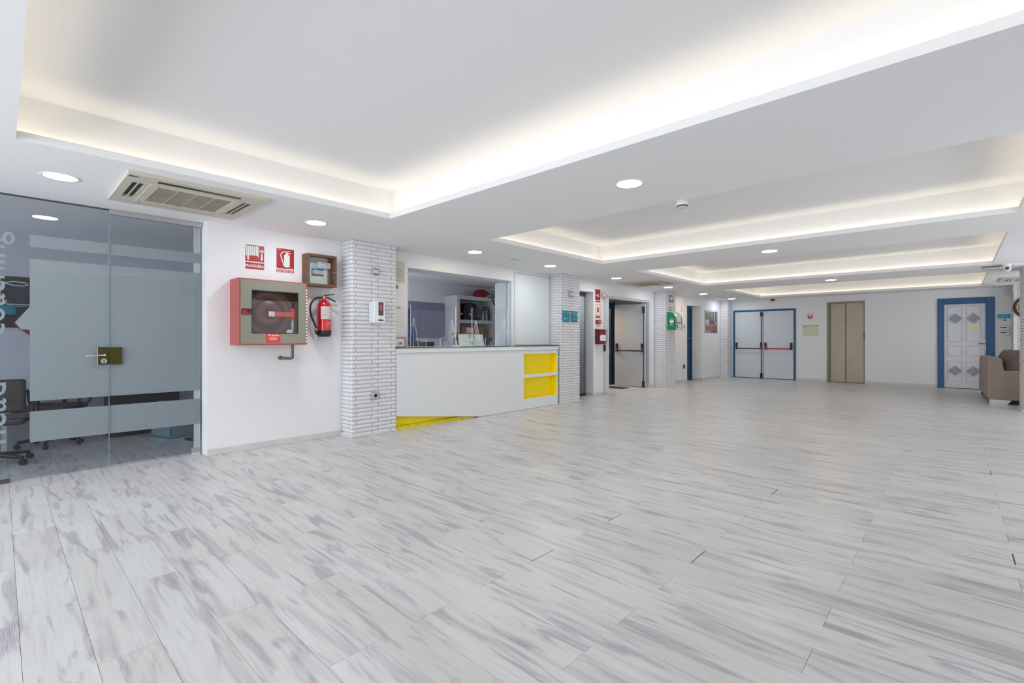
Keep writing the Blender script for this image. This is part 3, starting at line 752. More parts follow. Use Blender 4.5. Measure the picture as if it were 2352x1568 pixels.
part('pressure_gauge', MB().cyl((hx(668), yr - .0, wz0 + .012), (hx(668), yr - .02, wz0 + .012), .032, n=24), LGREY, t)
st = part('service_sticker', MB().box(hx(611), hx(643.5), -DEP - .005, -DEP - .004, hz(611, 787), hz(611, 766.5)), mat('sticker_red', (.72, .03, .015), .35), d)
sx = (hx(611) + hx(643.5)) / 2; sz = hz(627, 769.5)
text('sevitas', sx + .02, sz, .078, -DEP - .0052, PAPER, st, bold=.01)
b = MB(); addring(b, sx - .042, sz + .001, .0085, .012, -DEP - .0062, -DEP - .005, 16); b.box(sx - .048, sx - .036, -DEP - .006, -DEP - .005, sz - .001, sz + .003)
part('round_mark', b, PAPER, st)
lines(sx, sz - .025, .10, 4, .009, .0028, -DEP - .005, PAPER, st)
sp_ = part('supply_pipe', MB().cyl((px_ - .012, -DEP + .06, 0), (px_ - .012, -DEP + .06, -.13), .0155).tube([(px_ - .012, -DEP + .06, -.12), (px_ - .012, -DEP + .062, -.148), (px_ - .03, -DEP + .075, -.158), (px_ - .055, -.12, -.158), (px_ - .06, 0, -.158)], .0175), mat('dark_pipe', (.09, .11, .125), .4), t)
part('pipe_collar', MB().cyl((px_ - .012, -DEP + .06, -.105), (px_ - .012, -DEP + .06, -.116), .021).cyl((px_ - .06, -.012, -.158), (px_ - .06, -.001, -.158), .026), mat('copper_rust', (.35, .12, .07), .5), sp_)

def sign_root(name, label, cat, x0, y0, x1, y1, plane, wall='L', th=.003, m=None, group=None, off=0):
    """flat board from the picture corners (left top, right bottom); returns root, width, height; local origin = lower left."""
    a, c, d, e = RL(x0, y0, x1, y1, plane) if wall == 'L' else RF(x0, y0, x1, y1, plane)
    t = thing(name, label, cat, (plane, a, d) if wall == 'L' else (a, plane, d), PI / 2 if wall == 'L' else 0, group)
    if m: part('board', MB().box(0, c - a, -th - off, -off, 0, e - d), m, t, .0004)
    return t, c - a, e - d
# MANGUERA sign
t, w_, h_ = sign_root('hose_sign', 'red and white sign reading MANGUERA with a coiled hose symbol', 'sign', 560.5, 557.5, 609, 623, WX, m=PAPER)
y = -.003
part('symbol_field', MB().box(.012, w_ - .012, y - .0008, y, h_ * .33, h_ - .012), RED, t)
part('name_field', MB().box(.012, w_ - .012, y - .0008, y, .012, h_ * .29), RED, t)
y -= .0008; b = MB(True); fx = lambda q: .012 + q * (w_ - .024)
for k in range(5):
    x_ = fx(.10 + k * .115); b.prism(rrect(x_, x_ + w_ * .082, h_ * (.42 if k == 0 else .55), h_ * .93, .009, 3), y - .001, y)
b.box(fx(.03), fx(.075), y - .001, y, h_ * .54, h_ * .95); b.box(fx(.665), fx(.705), y - .001, y, h_ * .5, h_ * .94)
b.prism([(fx(.10), h_ * .42), (fx(.19), h_ * .42), (fx(.155), h_ * .36), (fx(.135), h_ * .36)], y - .001, y)
b.box(fx(.70), fx(.80), y - .001, y, h_ * .735, h_ * .755)
addring(b, fx(.875), h_ * .745, .013, .019, y - .001, y, 18); b.box(fx(.875) - .015, fx(.875) + .015, y - .001, y, h_ * .745 - .002, h_ * .745 + .002); b.box(fx(.875) - .002, fx(.875) + .002, y - .001, y, h_ * .745 - .015, h_ * .745 + .015)
b.box(fx(.83), fx(.91), y - .001, y, h_ * .47, h_ * .64); b.prism([(fx(.79), h_ * .47), (fx(.95), h_ * .47), (fx(.87), h_ * .38)], y - .001, y)
part('hose_symbol', b, mat('symbol_white', (.72, .76, .70), .5), t)
text('MANGUERA', w_ / 2, h_ * .165, w_ * .86, y, PAPER, t, height=h_ * .115, bold=.012)
# EXTINTOR sign
t, w_, h_ = sign_root('extinguisher_sign', 'red and white sign reading EXTINTOR with an extinguisher symbol', 'sign', 633, 566.5, 676.5, 630.5, WX, m=PAPER)
y = -.003
part('symbol_field', MB().prism(rrect(.008, w_ - .008, h_ * .19, h_ - .01, .008), y - .0008, y), RED, t)
part('name_field', MB().prism(rrect(.006, w_ - .008, .012, h_ * .155, .004), y - .0008, y), RED, t)
y -= .0008; b = MB(True)
b.prism(rrect(w_ * .43, w_ * .73, h_ * .25, h_ * .74, .014, 3), y - .001, y); b.prism([(w_ * .45, h_ * .72), (w_ * .71, h_ * .72), (w_ * .61, h_ * .79), (w_ * .55, h_ * .79)], y - .001, y)
b.box(w_ * .55, w_ * .61, y - .001, y, h_ * .78, h_ * .84)
b.prism([(w_ * .53, h_ * .82), (w_ * .56, h_ * .86), (w_ * .76, h_ * .91), (w_ * .76, h_ * .89)], y - .001, y)
b.prism([(w_ * .60, h_ * .84), (w_ * .80, h_ * .80), (w_ * .79, h_ * .77), (w_ * .60, h_ * .81)], y - .001, y)
hp = [(.55, .84), (.42, .85), (.31, .80), (.26, .72), (.28, .62), (.34, .5), (.39, .40), (.41, .31)]
for (p, q), (r_, s_) in zip(hp, hp[1:]):
    n_ = Vector((q - s_, r_ - p)).normalized() * .0055
    b.prism([(p * w_ - n_.x, q * h_ - n_.y), (r_ * w_ - n_.x, s_ * h_ - n_.y), (r_ * w_ + n_.x, s_ * h_ + n_.y), (p * w_ + n_.x, q * h_ + n_.y)][::-1], y - .001, y)
part('extinguisher_symbol', b, mat('symbol_white', (.72, .76, .70)), t)
text('EXTINTOR', w_ / 2 - .001, h_ * .094, w_ * .86, y, PAPER, t, height=h_ * .085, bold=.008)
lines(w_ * .18, h_ * .95, .05, 2, .009, .003, y, mat('pale_red', (.8, .35, .35)), t)
lines(w_ * .82, h_ * .235, .04, 2, .008, .003, y, mat('pale_red', (.8, .35, .35)), t, seed=3)
# wooden glazed case
d0 = .14; xg = WX + d0
y0 = LX(695.5, 779, WX)[0]; a = LX(705, 779, xg); y1 = LX(772, 779, xg)[0]; z1 = LX(705, 580.5, xg)[1]; z0 = LX(705, 655, xg)[1]
y0 = a[0]; w_, h_ = y1 - y0, z1 - z0
t = thing('display_case', 'shallow brown wooden wall case with glass door and papers inside', 'display case', (WX, y0, z0), PI / 2)
b = MB(); e = .018
b.box(0, e, -d0, 0, 0, h_).box(w_ - e, w_, -d0, 0, 0, h_).box(e, w_ - e, -d0, 0, 0, e).box(e, w_ - e, -d0, 0, h_ - e, h_)
part('wooden_box', b, BROWN, t, .002)
part('door_frame', MB().plate(0, w_, 0, h_, -d0 - .018, -d0 - .001, [(.03, w_ - .03, .03, h_ - .03)]), BROWN, t, .002)
part('back_panel', MB().box(e, w_ - e, -.008, -.001, e, h_ - e), mat('beige_back', (.32, .24, .15)), t)
sh = part('paper_sheet', MB().box(e, w_ * .86, -.012, -.009, e, h_ - e), PAPER, t)
ph = part('colour_photo', MB().box(w_ * .30, w_ * .72, -.014, -.012, h_ * .36, h_ * .60), mat('sky_photo', (.05, .25, .55), .4), sh)
part('photo_building', MB().prism([(w_ * .34, h_ * .44), (w_ * .72, h_ * .42), (w_ * .72, h_ * .53), (w_ * .45, h_ * .56), (w_ * .34, h_ * .53)], -.0150, -.014), LGREY, ph)
part('photo_ground', MB().box(w_ * .30, w_ * .72, -.0146, -.014, h_ * .36, h_ * .42), mat('ochre', (.28, .18, .08)), ph)
lines(w_ * .42, h_ * .70, w_ * .2, 3, .022, .005, -.012, mat('ink', (.12, .14, .2)), sh)
nt_ = part('red_text_note', MB().box(w_ * .48, w_ * .92, -.05, -.048, h_ * .62, h_ * .80), PAPER, t)
lines(w_ * .70, h_ * .765, w_ * .38, 3, h_ * .05, .007, -.05, mat('red_ink', (.7, .2, .25)), nt_)
part('glass_pane', MB().box(.028, w_ - .028, -d0 - .011, -d0 - .008, .028, h_ - .028), CLEAR, t)
part('knob', MB().cyl((w_ - .035, -d0 - .012, h_ * .47), (w_ - .035, -d0 - .024, h_ * .47), .008), CHROME, t)
part('side_latch', MB().box(w_, w_ + .008, -d0 + .01, -d0 + .04, h_ * .36, h_ * .52), BRASS, t)
# fire extinguisher
xe = WX + .11; ye, zt = LX(744.5, 684, xe); zb = LX(744.5, 773, xe)[1]
t = thing('fire_extinguisher', 'red fire extinguisher with black hose hanging on the wall below the wooden case', 'fire extinguisher', (xe, ye, zb), PI / 2)
r = .083; hb = LX(744.5, 690, xe)[1] - zb
part('cylinder', MB().lathe([(r, .03), (r, hb - .075), (r * .96, hb - .05), (r * .8, hb - .025), (r * .45, hb - .004), (.024, hb + .008), (.022, hb + .02)], n=32), mat('extinguisher_red', (.50, .006, .015), .16, coat=.6), t)
part('base_boot', MB().lathe([(0, .0), (r * .8, .0), (r * .98, .02), (r * 1.03, .03), (r * 1.03, .075), (r, .078)], n=32), BLK, t)
part('valve', MB().cyl((0, 0, hb + .012), (0, 0, hb + .055), .016).cyl((-.045, 0, hb + .035), (.03, 0, hb + .035), .011), BRASS, t)
part('lever', MB().prism([(-.025, hb + .05), (.02, hb + .075), (.135, hb + .09), (.135, hb + .082), (.03, hb + .06), (.01, hb + .048)], -.012, .012), BLK, t, .002)
part('carry_handle', MB().prism([(.0, hb + .05), (.05, hb + .044), (.15, hb - .002), (.145, hb - .012), (.05, hb + .03), (.0, hb + .036)], -.013, .013), BLK, t, .002)
hpts = [(-.03, 0, hb + .038), (-.075, -.01, hb + .036), (-.13, -.02, hb + .01), (-.175, -.02, hb - .06), (-.185, -.02, hb - .14), (-.165, -.015, hb - .24), (-.125, -.01, hb - .34), (-.10, -.005, hb - .42), (-.092, 0, hb - .49)]
def smooth(pts, n=4):
    out = []; P = [Vector(p) for p in pts]
    for i in range(len(P) - 1):
        p0, p1, p2, p3 = P[max(i - 1, 0)], P[i], P[i + 1], P[min(i + 2, len(P) - 1)]
        for k in range(n):
            u = k / n; out.append(.5 * ((2 * p1) + (p2 - p0) * u + (2 * p0 - 5 * p1 + 4 * p2 - p3) * u * u + (3 * p1 - p0 - 3 * p2 + p3) * u ** 3))
    out.append(P[-1]); return out
hpts = [(p[0], p[1], hb + (p[2] - hb) * .86) for p in hpts]
ho = part('hose', MB().tube(smooth(hpts), .0125), BLK, t)
part('hose_collar', MB().cyl((-.103, -.005, hb - .345), (-.098, -.002, hb - .385), .014), BRASS, ho)
part('nozzle_clip', MB().box(-.115, -.07, -.016, .016, .045, .08), BLK, t, .003)
def wrap(z0, z1, a0, a1, rr, n=12):
    b = MB(); vs = []
    for k in range(n + 1):
        a = a0 + (a1 - a0) * k / n; vs += [(rr * math.sin(a), -rr * math.cos(a), z0), (rr * math.sin(a), -rr * math.cos(a), z1)]
    b._add(vs, [(2 * k, 2 * k + 2, 2 * k + 3, 2 * k + 1) for k in range(n)], True); return b
# the hall side of the cylinder as seen by the visitor
lb = part('instruction_label', wrap(hb * .48, hb * .83, -.9, .95, r + .0012), mat('worn_label', (.66, .64, .60), .5, var=.25, vscale=25), t)
for k in range(6): part('print_line', wrap(hb * (.52 + k * .05), hb * (.527 + k * .05), -.7, .8, r + .0018), mat('ink_grey', (.38, .30, .32)), lb)
sk = part('service_sticker', wrap(hb * .19, hb * .44, -.5, .85, r + .0012), mat('sticker_red', (.72, .03, .015)), t)
o = text('sevitas', 0, 0, .072, 0, PAPER, sk, bold=.01)
for v in o.data.vertices:
    a = (v.co.x + .028) / r; q = v.co.z; dd = r + .0018
    v.co = (dd * math.sin(a), -dd * math.cos(a), hb * .39 + q)
for k in range(3): part('print_line', wrap(hb * (.29 + k * .025), hb * (.295 + k * .025), -.35, .75, r + .0018), mat('pale_red', (.8, .35, .35)), sk)
part('wall_hook', MB().box(-.02, .02, .05, .11, hb - .1, hb + .02), GREY, t)
t = thing('cable_trunking', 'thin white surface moulding between the two red signs', 'moulding', (WX, LX(612, 600, WX)[0], LX(612, 620, WX)[1]), PI / 2)
part('strip', MB().box(0, .10, -.004, 0, 0, .006), WHITE, t)

# ================================================================== FITTINGS ON THE FIRST PILLAR
XP = -5.60 + .003
def socket(px0, py0, px1, py1, label, xp, out=.018, dark=True, hole=True):
    a, c, d, e = RL(px0, py0, px1, py1, xp + out); w_, h_ = c - a, e - d
    t = thing('wall_socket' if hole else 'wall_switch', label, 'socket' if hole else 'switch', (xp, a, d), PI / 2)
    part('box', MB().box(0, w_, -out, 0, 0, h_), GREY, t, .004)
    part('plate', MB().box(.012, w_ - .012, -out - .006, -out, h_ * .12, h_ * .88), LGREY, t, .003)
    if hole:
        part('socket_well', MB().cyl((w_ / 2, -out - .006, h_ / 2), (w_ / 2, -out - .0075, h_ / 2), min(w_, h_) * .27, n=20), BLK, t)
    else:
        for q in (.16, .84): part('slot', MB().box(w_ * .12, w_ * .88, -out - .0072, -out - .006, h_ * q - .004, h_ * q + .004), DGREY, t)
    return t
socket(855.5, 615, 871, 632, 'grey metal switch plate high on the brick pillar with the soap dispenser', XP, hole=False)
socket(854, 900.5, 870.5, 916, 'grey wall socket low on the brick pillar with the soap dispenser', XP)
dp = .10; a, c, d, e = RL(856.5, 690.5, 885, 741.5, XP + dp); w_, h_ = c - a, e - d
t = thing('soap_dispenser', 'white wall dispenser with a dark window on the first brick pillar', 'dispenser', (XP, a, d), PI / 2)
part('housing', MB().prism([(-.005 + .02, 0), (w_, 0), (w_, h_), (.02, h_)], -dp, 0), WHITE, t, .012, 3)
part('side_shell', MB().box(-.0, .03, -dp + .01, 0, .004, h_ - .006), mat('pale_blue_shell', (.62, .68, .72), .4), t, .006)
wn = part('dark_window', MB().box(w_ * .44, w_ * .85, -dp - .002, -dp + .002, h_ * .34, h_ * .96), DGREY, t, .002)
part('red_label', MB().box(w_ * .5, w_ * .76, -dp - .0028, -dp - .002, h_ * .55, h_ * .87), mat('dull_red', (.25, .03, .035)), wn)
lines(w_ * .63, h_ * .80, w_ * .2, 3, h_ * .1, h_ * .02, -dp - .0028, LGREY, wn)
part('sensor_slot', MB().box(w_ * .43, w_ * .85, -dp - .0015, -dp + .002, h_ * .09, h_ * .155), BLK, t)
part('small_mark', MB().box(w_ * .56, w_ * .66, -dp - .0012, -dp + .001, h_ * .195, h_ * .215), DGREY, t)

# ================================================================== RECEPTION COUNTER
CXF = -5.608; cy0, cy1 = 3.708, 7.335
t = thing('reception_counter', 'long white reception counter with a green edged glass top and yellow niches', 'counter', (CXF, 0, 0), PI / 2)
# local x = world y ; -local y = towards the hall ; 0 = front face
def cz_(px, py): return LX(px, py, CXF)[1]
n0, n1 = LX(1203.3, 800, CXF)[0], LX(1278.8, 800, CXF)[0]
zz = [cz_(1203, q) for q in (812.8, 860.3, 867.8, 916.3)]
yk = LX(1105, 958, CXF)[0]; zk = .195
ND = .13
# front panel: cut away obliquely at the foot where the yellow plinth shows
b = MB()
b.prism([(cy0, zk), (yk, .004), (n0, .004), (n0, 1.055), (cy0, 1.055)], 0, .03)
b.box(n0, n1, 0, .03, .004, zz[3]).box(n0, n1, 0, .03, zz[2], zz[1]).box(n0, n1, 0, .03, zz[0], 1.055).box(n1, cy1, 0, .03, .004, 1.055)
b.box(cy1 - .03, cy1, .03, .25, .004, 1.055)
part('front_panel', b, COUNTER, t)
for z0, z1 in ((zz[1], zz[0]), (zz[3], zz[2])):
    b = MB(); b.box(n0 - .005, n1 + .005, ND, ND + .01, z0 - .005, z1 + .005).box(n0 - .005, n0, .0305, ND, z0, z1).box(n1, n1 + .005, .0305, ND, z0, z1)
    b.box(n0 - .005, n1 + .005, .0305, ND, z0 - .006, z0).box(n0 - .005, n1 + .005, .0305, ND, z1, z1 + .006)
    e_ = .0006
    b.box(n0 - .0001, n0 + e_, .0005, .032, z0, z1).box(n1 - e_, n1, .0005, .032, z0, z1).box(n0, n1, .0005, .032, z0 - .0001, z0 + e_).box(n0, n1, .0005, .032, z1 - e_, z1 + .0001)
    part('niche', b, YEL, t, label='yellow open niche')
part('plinth', MB().box(cy0 - .0, yk + .1, .09, .12, .0, .32), YEL, t, label='yellow plinth under the cut away panel')
part('plinth_step', MB().prism([(0.02, 0), (.09, 0), (.09, .05), (.05, .045)], cy0, yk - .15, 'yz'), mat('scuffed_yellow', (.80, .64, .01), .5, var=.2, vscale=22), t)
part('apron', MB().box(cy0, cy1 + .012, -.014, .255, 1.058, 1.122), COUNTER, t, .002)
part('apron_patch', MB().box(LX(1115, 800, CXF)[0], LX(1205, 800, CXF)[0], -.0148, -.014, 1.064, 1.120), WHITE, t)
part('counter_body', MB().box(cy0, cy1 - .031, .146, .255, .0, 1.057), COUNTER, t)
gt = part('glass_top', MB().box(cy0 + .0, cy1 + .018, -.02, .256, 1.123, 1.135).box(4.09, 6.30, .256, .46, 1.123, 1.135), glassmat('green_tinted_glass', (.45, .62, .58), 1.5), t)
part('glass_edge', MB().box(cy0, cy1 + .018, -.0212, -.02, 1.123, 1.135).box(cy1 + .018, cy1 + .0192, -.0212, .2, 1.123, 1.135), GEDGE, gt)
part('worktop', MB().box(4.10, 6.30, .461, .95, 1.09, 1.1345), WHITE, t)
ZT = 1.1355
# opening trim and sliding shutter
t = structe('trim_2', (WX, 0, 0), PI / 2, 'white lining and sliding track of the reception opening')
y0, y1, z0, z1 = RO
b = MB(); b.box(y0, y1, .0, TK, z1 - .004, z1 - .001).box(y0, y1, .05, .09, z1 - .02, z1 - .004).box(y0, y1, .10, .14, z1 - .028, z1 - .004)
b.box(y1 - .02, y1 - .001, .04, .06, 1.12, z1 - .02).box(y1 - .035, y1 - .001, .12, TK - .0, 1.12, z1 - .02).box(y0 + .001, y0 + .02, .04, .06, 1.12, z1 - .02)
part('track', b, mat('pale_blue_grey_track', (.52, .57, .60), .5), t)
b = MB(); b.box(y0 - .012, y0, -.003, 0, 1.135, z1 + .012).box(y1, y1 + .012, -.003, 0, 1.135, z1 + .012).box(y0, y1, -.003, 0, z1, z1 + .012)
part('edge_bead', b, mat('cream_bead', (.72, .68, .58), .5), t)
t, w_, h_ = sign_root('shutter_panel', 'tall white rectangular shutter panel beside the reception opening', 'panel', 1180.5, 625, 1260.5, 791, WX)
part('panel', MB().prism(rrect(.014, w_ - .014, .014, h_ - .014, .012), -.016, -.004), mat('white_sheet_panel', (.70, .745, .755), .3), t, .002)
part('frame', MB().plate(0, w_, 0, h_, -.024, 0, [(.012, w_ - .012, .012, h_ - .012)]), mat('pale_alu', (.66, .68, .68), .4), t, .002)
# papers on the strip of wall beside the first pillar
t, w_, h_ = sign_root('notice_sheet', 'cream printed notice in a plastic sleeve high beside the pillar', 'notice', 900, 598, 929, 649, WX, m=CREAM)
b = MB(); b.plate(.01, w_ - .02, .02, h_ - .02, -.0036, -.003, [(.014, w_ - .024, .024, h_ - .024)]); part('border', b, mat('tan_line', (.45, .36, .22)), t)
lines(w_ * .55, h_ * .66, w_ * .7, 5, .02, .004, -.003, mat('ink_brown', (.3, .25, .2)), t); lines(w_ * .55, h_ * .38, w_ * .7, 3, .02, .004, -.003, mat('ink_brown', (.3, .25, .2)), t, seed=4)
part('plastic_sleeve', MB().box(-.0, w_ + .012, -.0052, -.0042, -.02, h_ + .01), ACRYL, t)
t, w_, h_ = sign_root('white_notice', 'plain white notice on the wall beside the soap dispenser pillar', 'notice', 900, 700, 928, 752, WX, m=mat('off_white_paper', (.74, .73, .68)))
lines(w_ * .5, h_ * .91, w_ * .45, 2, .012, .006, -.003, DGREY, t)
a = LX(912, 658, WX)
t = thing('key_hook', 'tiny brown hook on the wall between the two notices', 'hook', (WX, a[0], a[1]), PI / 2)
part('hook', MB().box(-.012, .012, -.012, 0, .012, .02).box(-.005, .005, -.01, 0, -.02, .012).box(-.012, .012, -.02, 0, -.026, -.02), BROWN, t)
xc = -5.78
a, c, d, e = RL(898, 774, 932.5, 794.8, xc)
t = thing('cardboard_parcel', 'small cardboard parcel with a white shipping label on the left end of the counter', 'box', (xc, a, ZT), PI / 2)
w_, h_ = c - a, e - ZT
part('carton', MB().box(0, w_, 0, .08, 0, h_), CARD, t, .002)
lb = part('shipping_label', MB().box(.02, w_ - .028, -.001, 0, .01, h_ - .02), PAPER, t)
b = MB()
for k in range(9): b.box(w_ * .50 + k * .007, w_ * .50 + k * .007 + .004, -.0016, -.001, h_ * .3, h_ * .5)
part('barcode', b, BLK, lb)

# acrylic sneeze screens: sheet, slot at the foot, triangular feet
def screen(px0, px1, pt, s0, s1, feet, label, xs=-5.80):
    y0, y1 = LX(px0, 779, xs)[0], LX(px1, 779, xs)[0]; zt = LX(px0, pt, xs)[1]
    t = thing('sneeze_screen', label, 'screen', (xs, y0, ZT), PI / 2, 'clear acrylic screens on the reception counter')
    W = y1 - y0; H = zt - ZT; a, c = LX(s0, 779, xs)[0] - y0, LX(s1, 779, xs)[0] - y0; sh = LX(s0, 777, xs)[1] - ZT
    b = MB(); b.prism([(0, 0), (a, 0), (a, sh), (c, sh), (c, 0), (W, 0), (W, H - .03), (W - .01, H - .01), (W - .03, H), (.03, H), (.01, H - .01), (0, H - .03)], -.0025, .0025)
    part('acrylic_sheet', b, ACRYL, t)
    e = .0026
    for q0, q1, h0, h1 in ((-.001, .003, 0, H - .02), (W - .003, W + .001, 0, H - .02), (a - .003, a + .001, 0, sh), (c - .001, c + .003, 0, sh)): part('polished_edge', MB().box(q0, q1, -e, e, h0, h1), EDGE, t)
    for f in feet:
        p = LX(f, 779, xs)[0] - y0; fh = .42; fb = .125
        ft = part('foot', MB().prism([(-fb, 0), (fb, 0), (.008, fh), (-.008, fh)], p - .002, p + .002, 'yz'), ACRYL, t)
        b = MB()
        for s in (-1, 1): b.tube([(p, s * fb, 0.003), (p, s * .008, fh)], .0028, 5)
        b.tube([(p, -.0, .0), (p, 0, fh)], .0022, 5)
        part('foot_edge', b, EDGE, ft)
screen(942.5, 1047, 695, 979, 1011, (950, 1038), 'clear acrylic counter screen nearest the soap dispenser pillar')
screen(1084, 1165, 704, 1115, 1138, (1093, 1158), 'clear acrylic counter screen nearest the white shutter panel')
# laptop standing open on the inner desk, lid towards the hall
xl = -6.15
a, c = LX(1056, 779, xl)[0], LX(1112, 779, xl)[0]; z1 = LX(1056, 776, xl)[1]
t = thing('laptop', 'pale laptop with open lid facing the hall behind the acrylic screens', 'laptop', (xl, a, 1.1355), PI / 2)
w_ = c - a
M_ = Matrix.Rotation(math.radians(-12), 4, 'X')
b = MB(); b.M = M_; b.prism(rrect(0, w_, 0, .205, .01), -.004, .004)
ld = part('lid', b, mat('pale_mint_lid', (.60, .68, .66), .3), t)
b = MB(); b.M = M_; b.box(w_ * .40, w_ * .64, -.0055, -.004, .13, .2); part('grey_sticker', b, mat('sage', (.36, .43, .41)), ld)
b = MB(); b.M = M_
o = text('hp', w_ * .5, 0, .075, -.0045, DGREY, ld, name='round_logo')
for v in o.data.vertices: v.co = M_ @ (v.co + Vector((0, 0, .055)))
part('keyboard_base', MB().prism(rrect(0, w_, .0, .23, .01), .0, .014, 'xy'), LGREY, t)
for pa, pb, za_ in ((937, 963, 782), (965, 997, 784.5)):
    xm = -6.62; a, c = LX(pa, 779, xm)[0], LX(pb, 779, xm)[0]; z1 = LX(pa, za_, xm)[1]
    t = thing('monitor', 'black monitor top behind the counter, ' + ('seen through the first screen foot' if pa < 950 else 'beside the small slot of the first screen'), 'monitor', (xm, a, .74), PI / 2, 'black monitors on the reception desk')
    part('display', MB().box(0, c - a, -.015, .02, .10, z1 - .74), BLK, t, .006); part('stand', MB().box((c - a) / 2 - .03, (c - a) / 2 + .03, .02, .05, 0, .2), DGREY, t); part('foot', MB().box((c - a) / 2 - .09, (c - a) / 2 + .09, -.05, .11, 0, .015), DGREY, t)
t = thing('reception_desk', 'low desk behind the counter carrying the black monitors', 'desk', (-6.65, 4.0, 0), PI / 2)
part('desktop', MB().box(0, 2.2, -.18, .4, .71, .74), LGREY, t, .002)
for q in (.05, 2.1): part('side_panel', MB().box(q, q + .03, -.16, .38, 0, .71), LGREY, t)

# back wall of the reception office
XR = -8.6
t, w_, h_ = sign_root('wall_board', 'large blue grey board with rounded corners on the reception back wall', 'board', 900, 689.5, 1020, 777.5, XR)
h_ = LX(937, 691, XR)[1] - LX(937, 776, XR)[1]
t.location.z = LX(937, 776, XR)[1]
part('board', MB().prism(rrect(0, w_, 0, h_, .05), -.02, -.001), PANELB, t)
part('rim', MB().prism(rrect(-.006, w_ + .006, -.006, h_ + .006, .055), -.016, 0), LGREY, t)
xb = -7.9; a, z_ = LX(939, 712, xb)
t = thing('banner', 'dark blue roll-up banner hardly visible at the left edge of the reception opening', 'banner', (xb, a - .25, 0), PI / 2)
part('banner_cloth', MB().box(0, .27, -.004, 0, .9, 1.86), mat('banner_blue', (.02, .05, .28)), t)
part('white_emblem', MB().prism([(.15 + .09 * math.cos(k * PI / 8), 1.45 + .12 * math.sin(k * PI / 8)) for k in range(16)], -.006, -.004), PAPER, t)
part('pole', MB().cyl((.13, .01, .02), (.13, .01, 1.86), .01), ALU, t); part('foot', MB().box(-.02, .3, -.1, .1, 0, .03), GREY, t)
part('fold', MB().box(.20, .40, -.02, -.01, 1.22, 1.5), mat('banner_blue2', (.03, .07, .25)), t)

# open shelf unit
y0 = 6.99; xs0 = -8.17; y1 = 8.36; zt = 2.245
t = thing('shelf_unit', 'white open shelving against the reception back wall', 'shelf unit', (XR, y0, 0), PI / 2)
D = xs0 - XR
sx = LX(1056.5, 779, xs0)[0] - y0; ex = LX(1128.5, 779, xs0)[0] - y0 + .08
def sz_(py): return LX(1057, py, xs0)[1]
zs = [sz_(q) for q in (686.5, 733.5, 741.5)]
W = y1 - y0
part('left_side', MB().box(0, sx, -D, 0, 0, zt), LGREY, t, .003)
part('right_side', MB().box(ex, W, -D, 0, 0, zt), LGREY, t, .003)
part('top_board', MB().box(sx, ex, -D, 0, zs[0], zt), LGREY, t)
part('back_panel', MB().box(sx, ex, -.02, 0, .0, zs[0]), LGREY, t)
part('shelf', MB().box(sx, ex, -D, -.02, zs[2], zs[1]), LGREY, t)
part('shelf', MB().box(sx, ex, -D, -.02, .98, 1.03), LGREY, t); part('shelf', MB().box(sx, ex, -D, -.02, .35, .4), LGREY, t)
ZA, ZB = zs[1] + .001, 1.031
def SH(px, xs=xs0): return LX(px, 779, xs)[0]
# red bag on top of the shelves
t = thing('red_bag', 'crumpled dark red bag with a hanging black strap on top of the shelves', 'bag', (xs0 - .16, SH(1108, xs0 - .16), zt), PI / 2)
rg = random.Random(3)
b = MB(); n = 18; prof = [(0.0, 0), (.19, .0), (.235, .035), (.235, .08), (.20, .14), (.12, .185), (0, .20)]
b.lathe(prof, n=n); b.v = [(p[0] * 1.25 + rg.uniform(-.014, .014), p[1] * .55 + rg.uniform(-.01, .01), p[2] * (1 - .35 * max(0, p[0]) / .2) + (rg.uniform(-.008, .008) if p[2] > .01 else 0)) for p in b.v]
part('bag_body', b, mat('crumpled_red', (.28, .01, .018), .55, bump=.5, bscale=25), t)
part('dark_print', MB().prism([(-.1, .07), (-.02, .13), (.04, .1), (.06, .05), (-.04, .04)], -.138, -.122), mat('bag_print', (.04, .03, .015)), t)
part('strap', MB().tube(smooth([(.17, -.12, .05), (.17, -.17, -.02), (.20, -.18, -.12), (.24, -.18, -.17), (.29, -.18, -.14), (.30, -.17, -.05), (.26, -.13, .03)]), .014, 8), BLK, t)
part('white_cuff', MB().tube(smooth([(.02, -.14, .03), (.1, -.15, .045), (.18, -.14, .03)]), .015, 8), LGREY, t)
# black backpack
t = thing('backpack', 'black sports backpack with blue and red panels on the upper shelf', 'backpack', (xs0 - .14, SH(1061.5, xs0 - .1), ZA), PI / 2)
w_ = SH(1093, xs0 - .1) - SH(1061.5, xs0 - .1)
part('body', MB().prism([(.0, 0), (w_, 0), (w_ * 1.0, .28), (w_ * .93, .38), (w_ * .5, .405), (w_ * .14, .375), (0, .28)], -.09, .12), mat('black_nylon', (.008, .009, .014), .6), t, .018, 2)
part('blue_panel', MB().box(w_ * .36, w_ * .55, -.094, -.09, .05, .37), mat('dark_teal_panel', (.01, .05, .09)), t)
part('red_panel', MB().box(w_ * .62, w_ * .95, -.094, -.09, .05, .30), mat('maroon_panel', (.04, .006, .012)), t)
part('badge', MB().cyl((w_ * .46, -.094, .13), (w_ * .46, -.098, .13), .022, n=14), LGREY, t)
t = thing('wooden_figure', 'orange brown wooden stand at the left end of the upper shelf', 'ornament', (xs0 - .06, SH(1057.5, xs0), ZA), PI / 2)
part('post', MB().prism([(0, 0), (.045, 0), (.055, .2), (.04, .36), (.012, .37), (.0, .3)], -.02, .02), mat('orange_wood', (.35, .13, .04)), t, .006)
part('paper_flower', MB().lathe([(0, .03), (.02, .02), (.04, .0), (.0, -.01)], c=(.055, -.03, .12), n=6), PAPER, t)
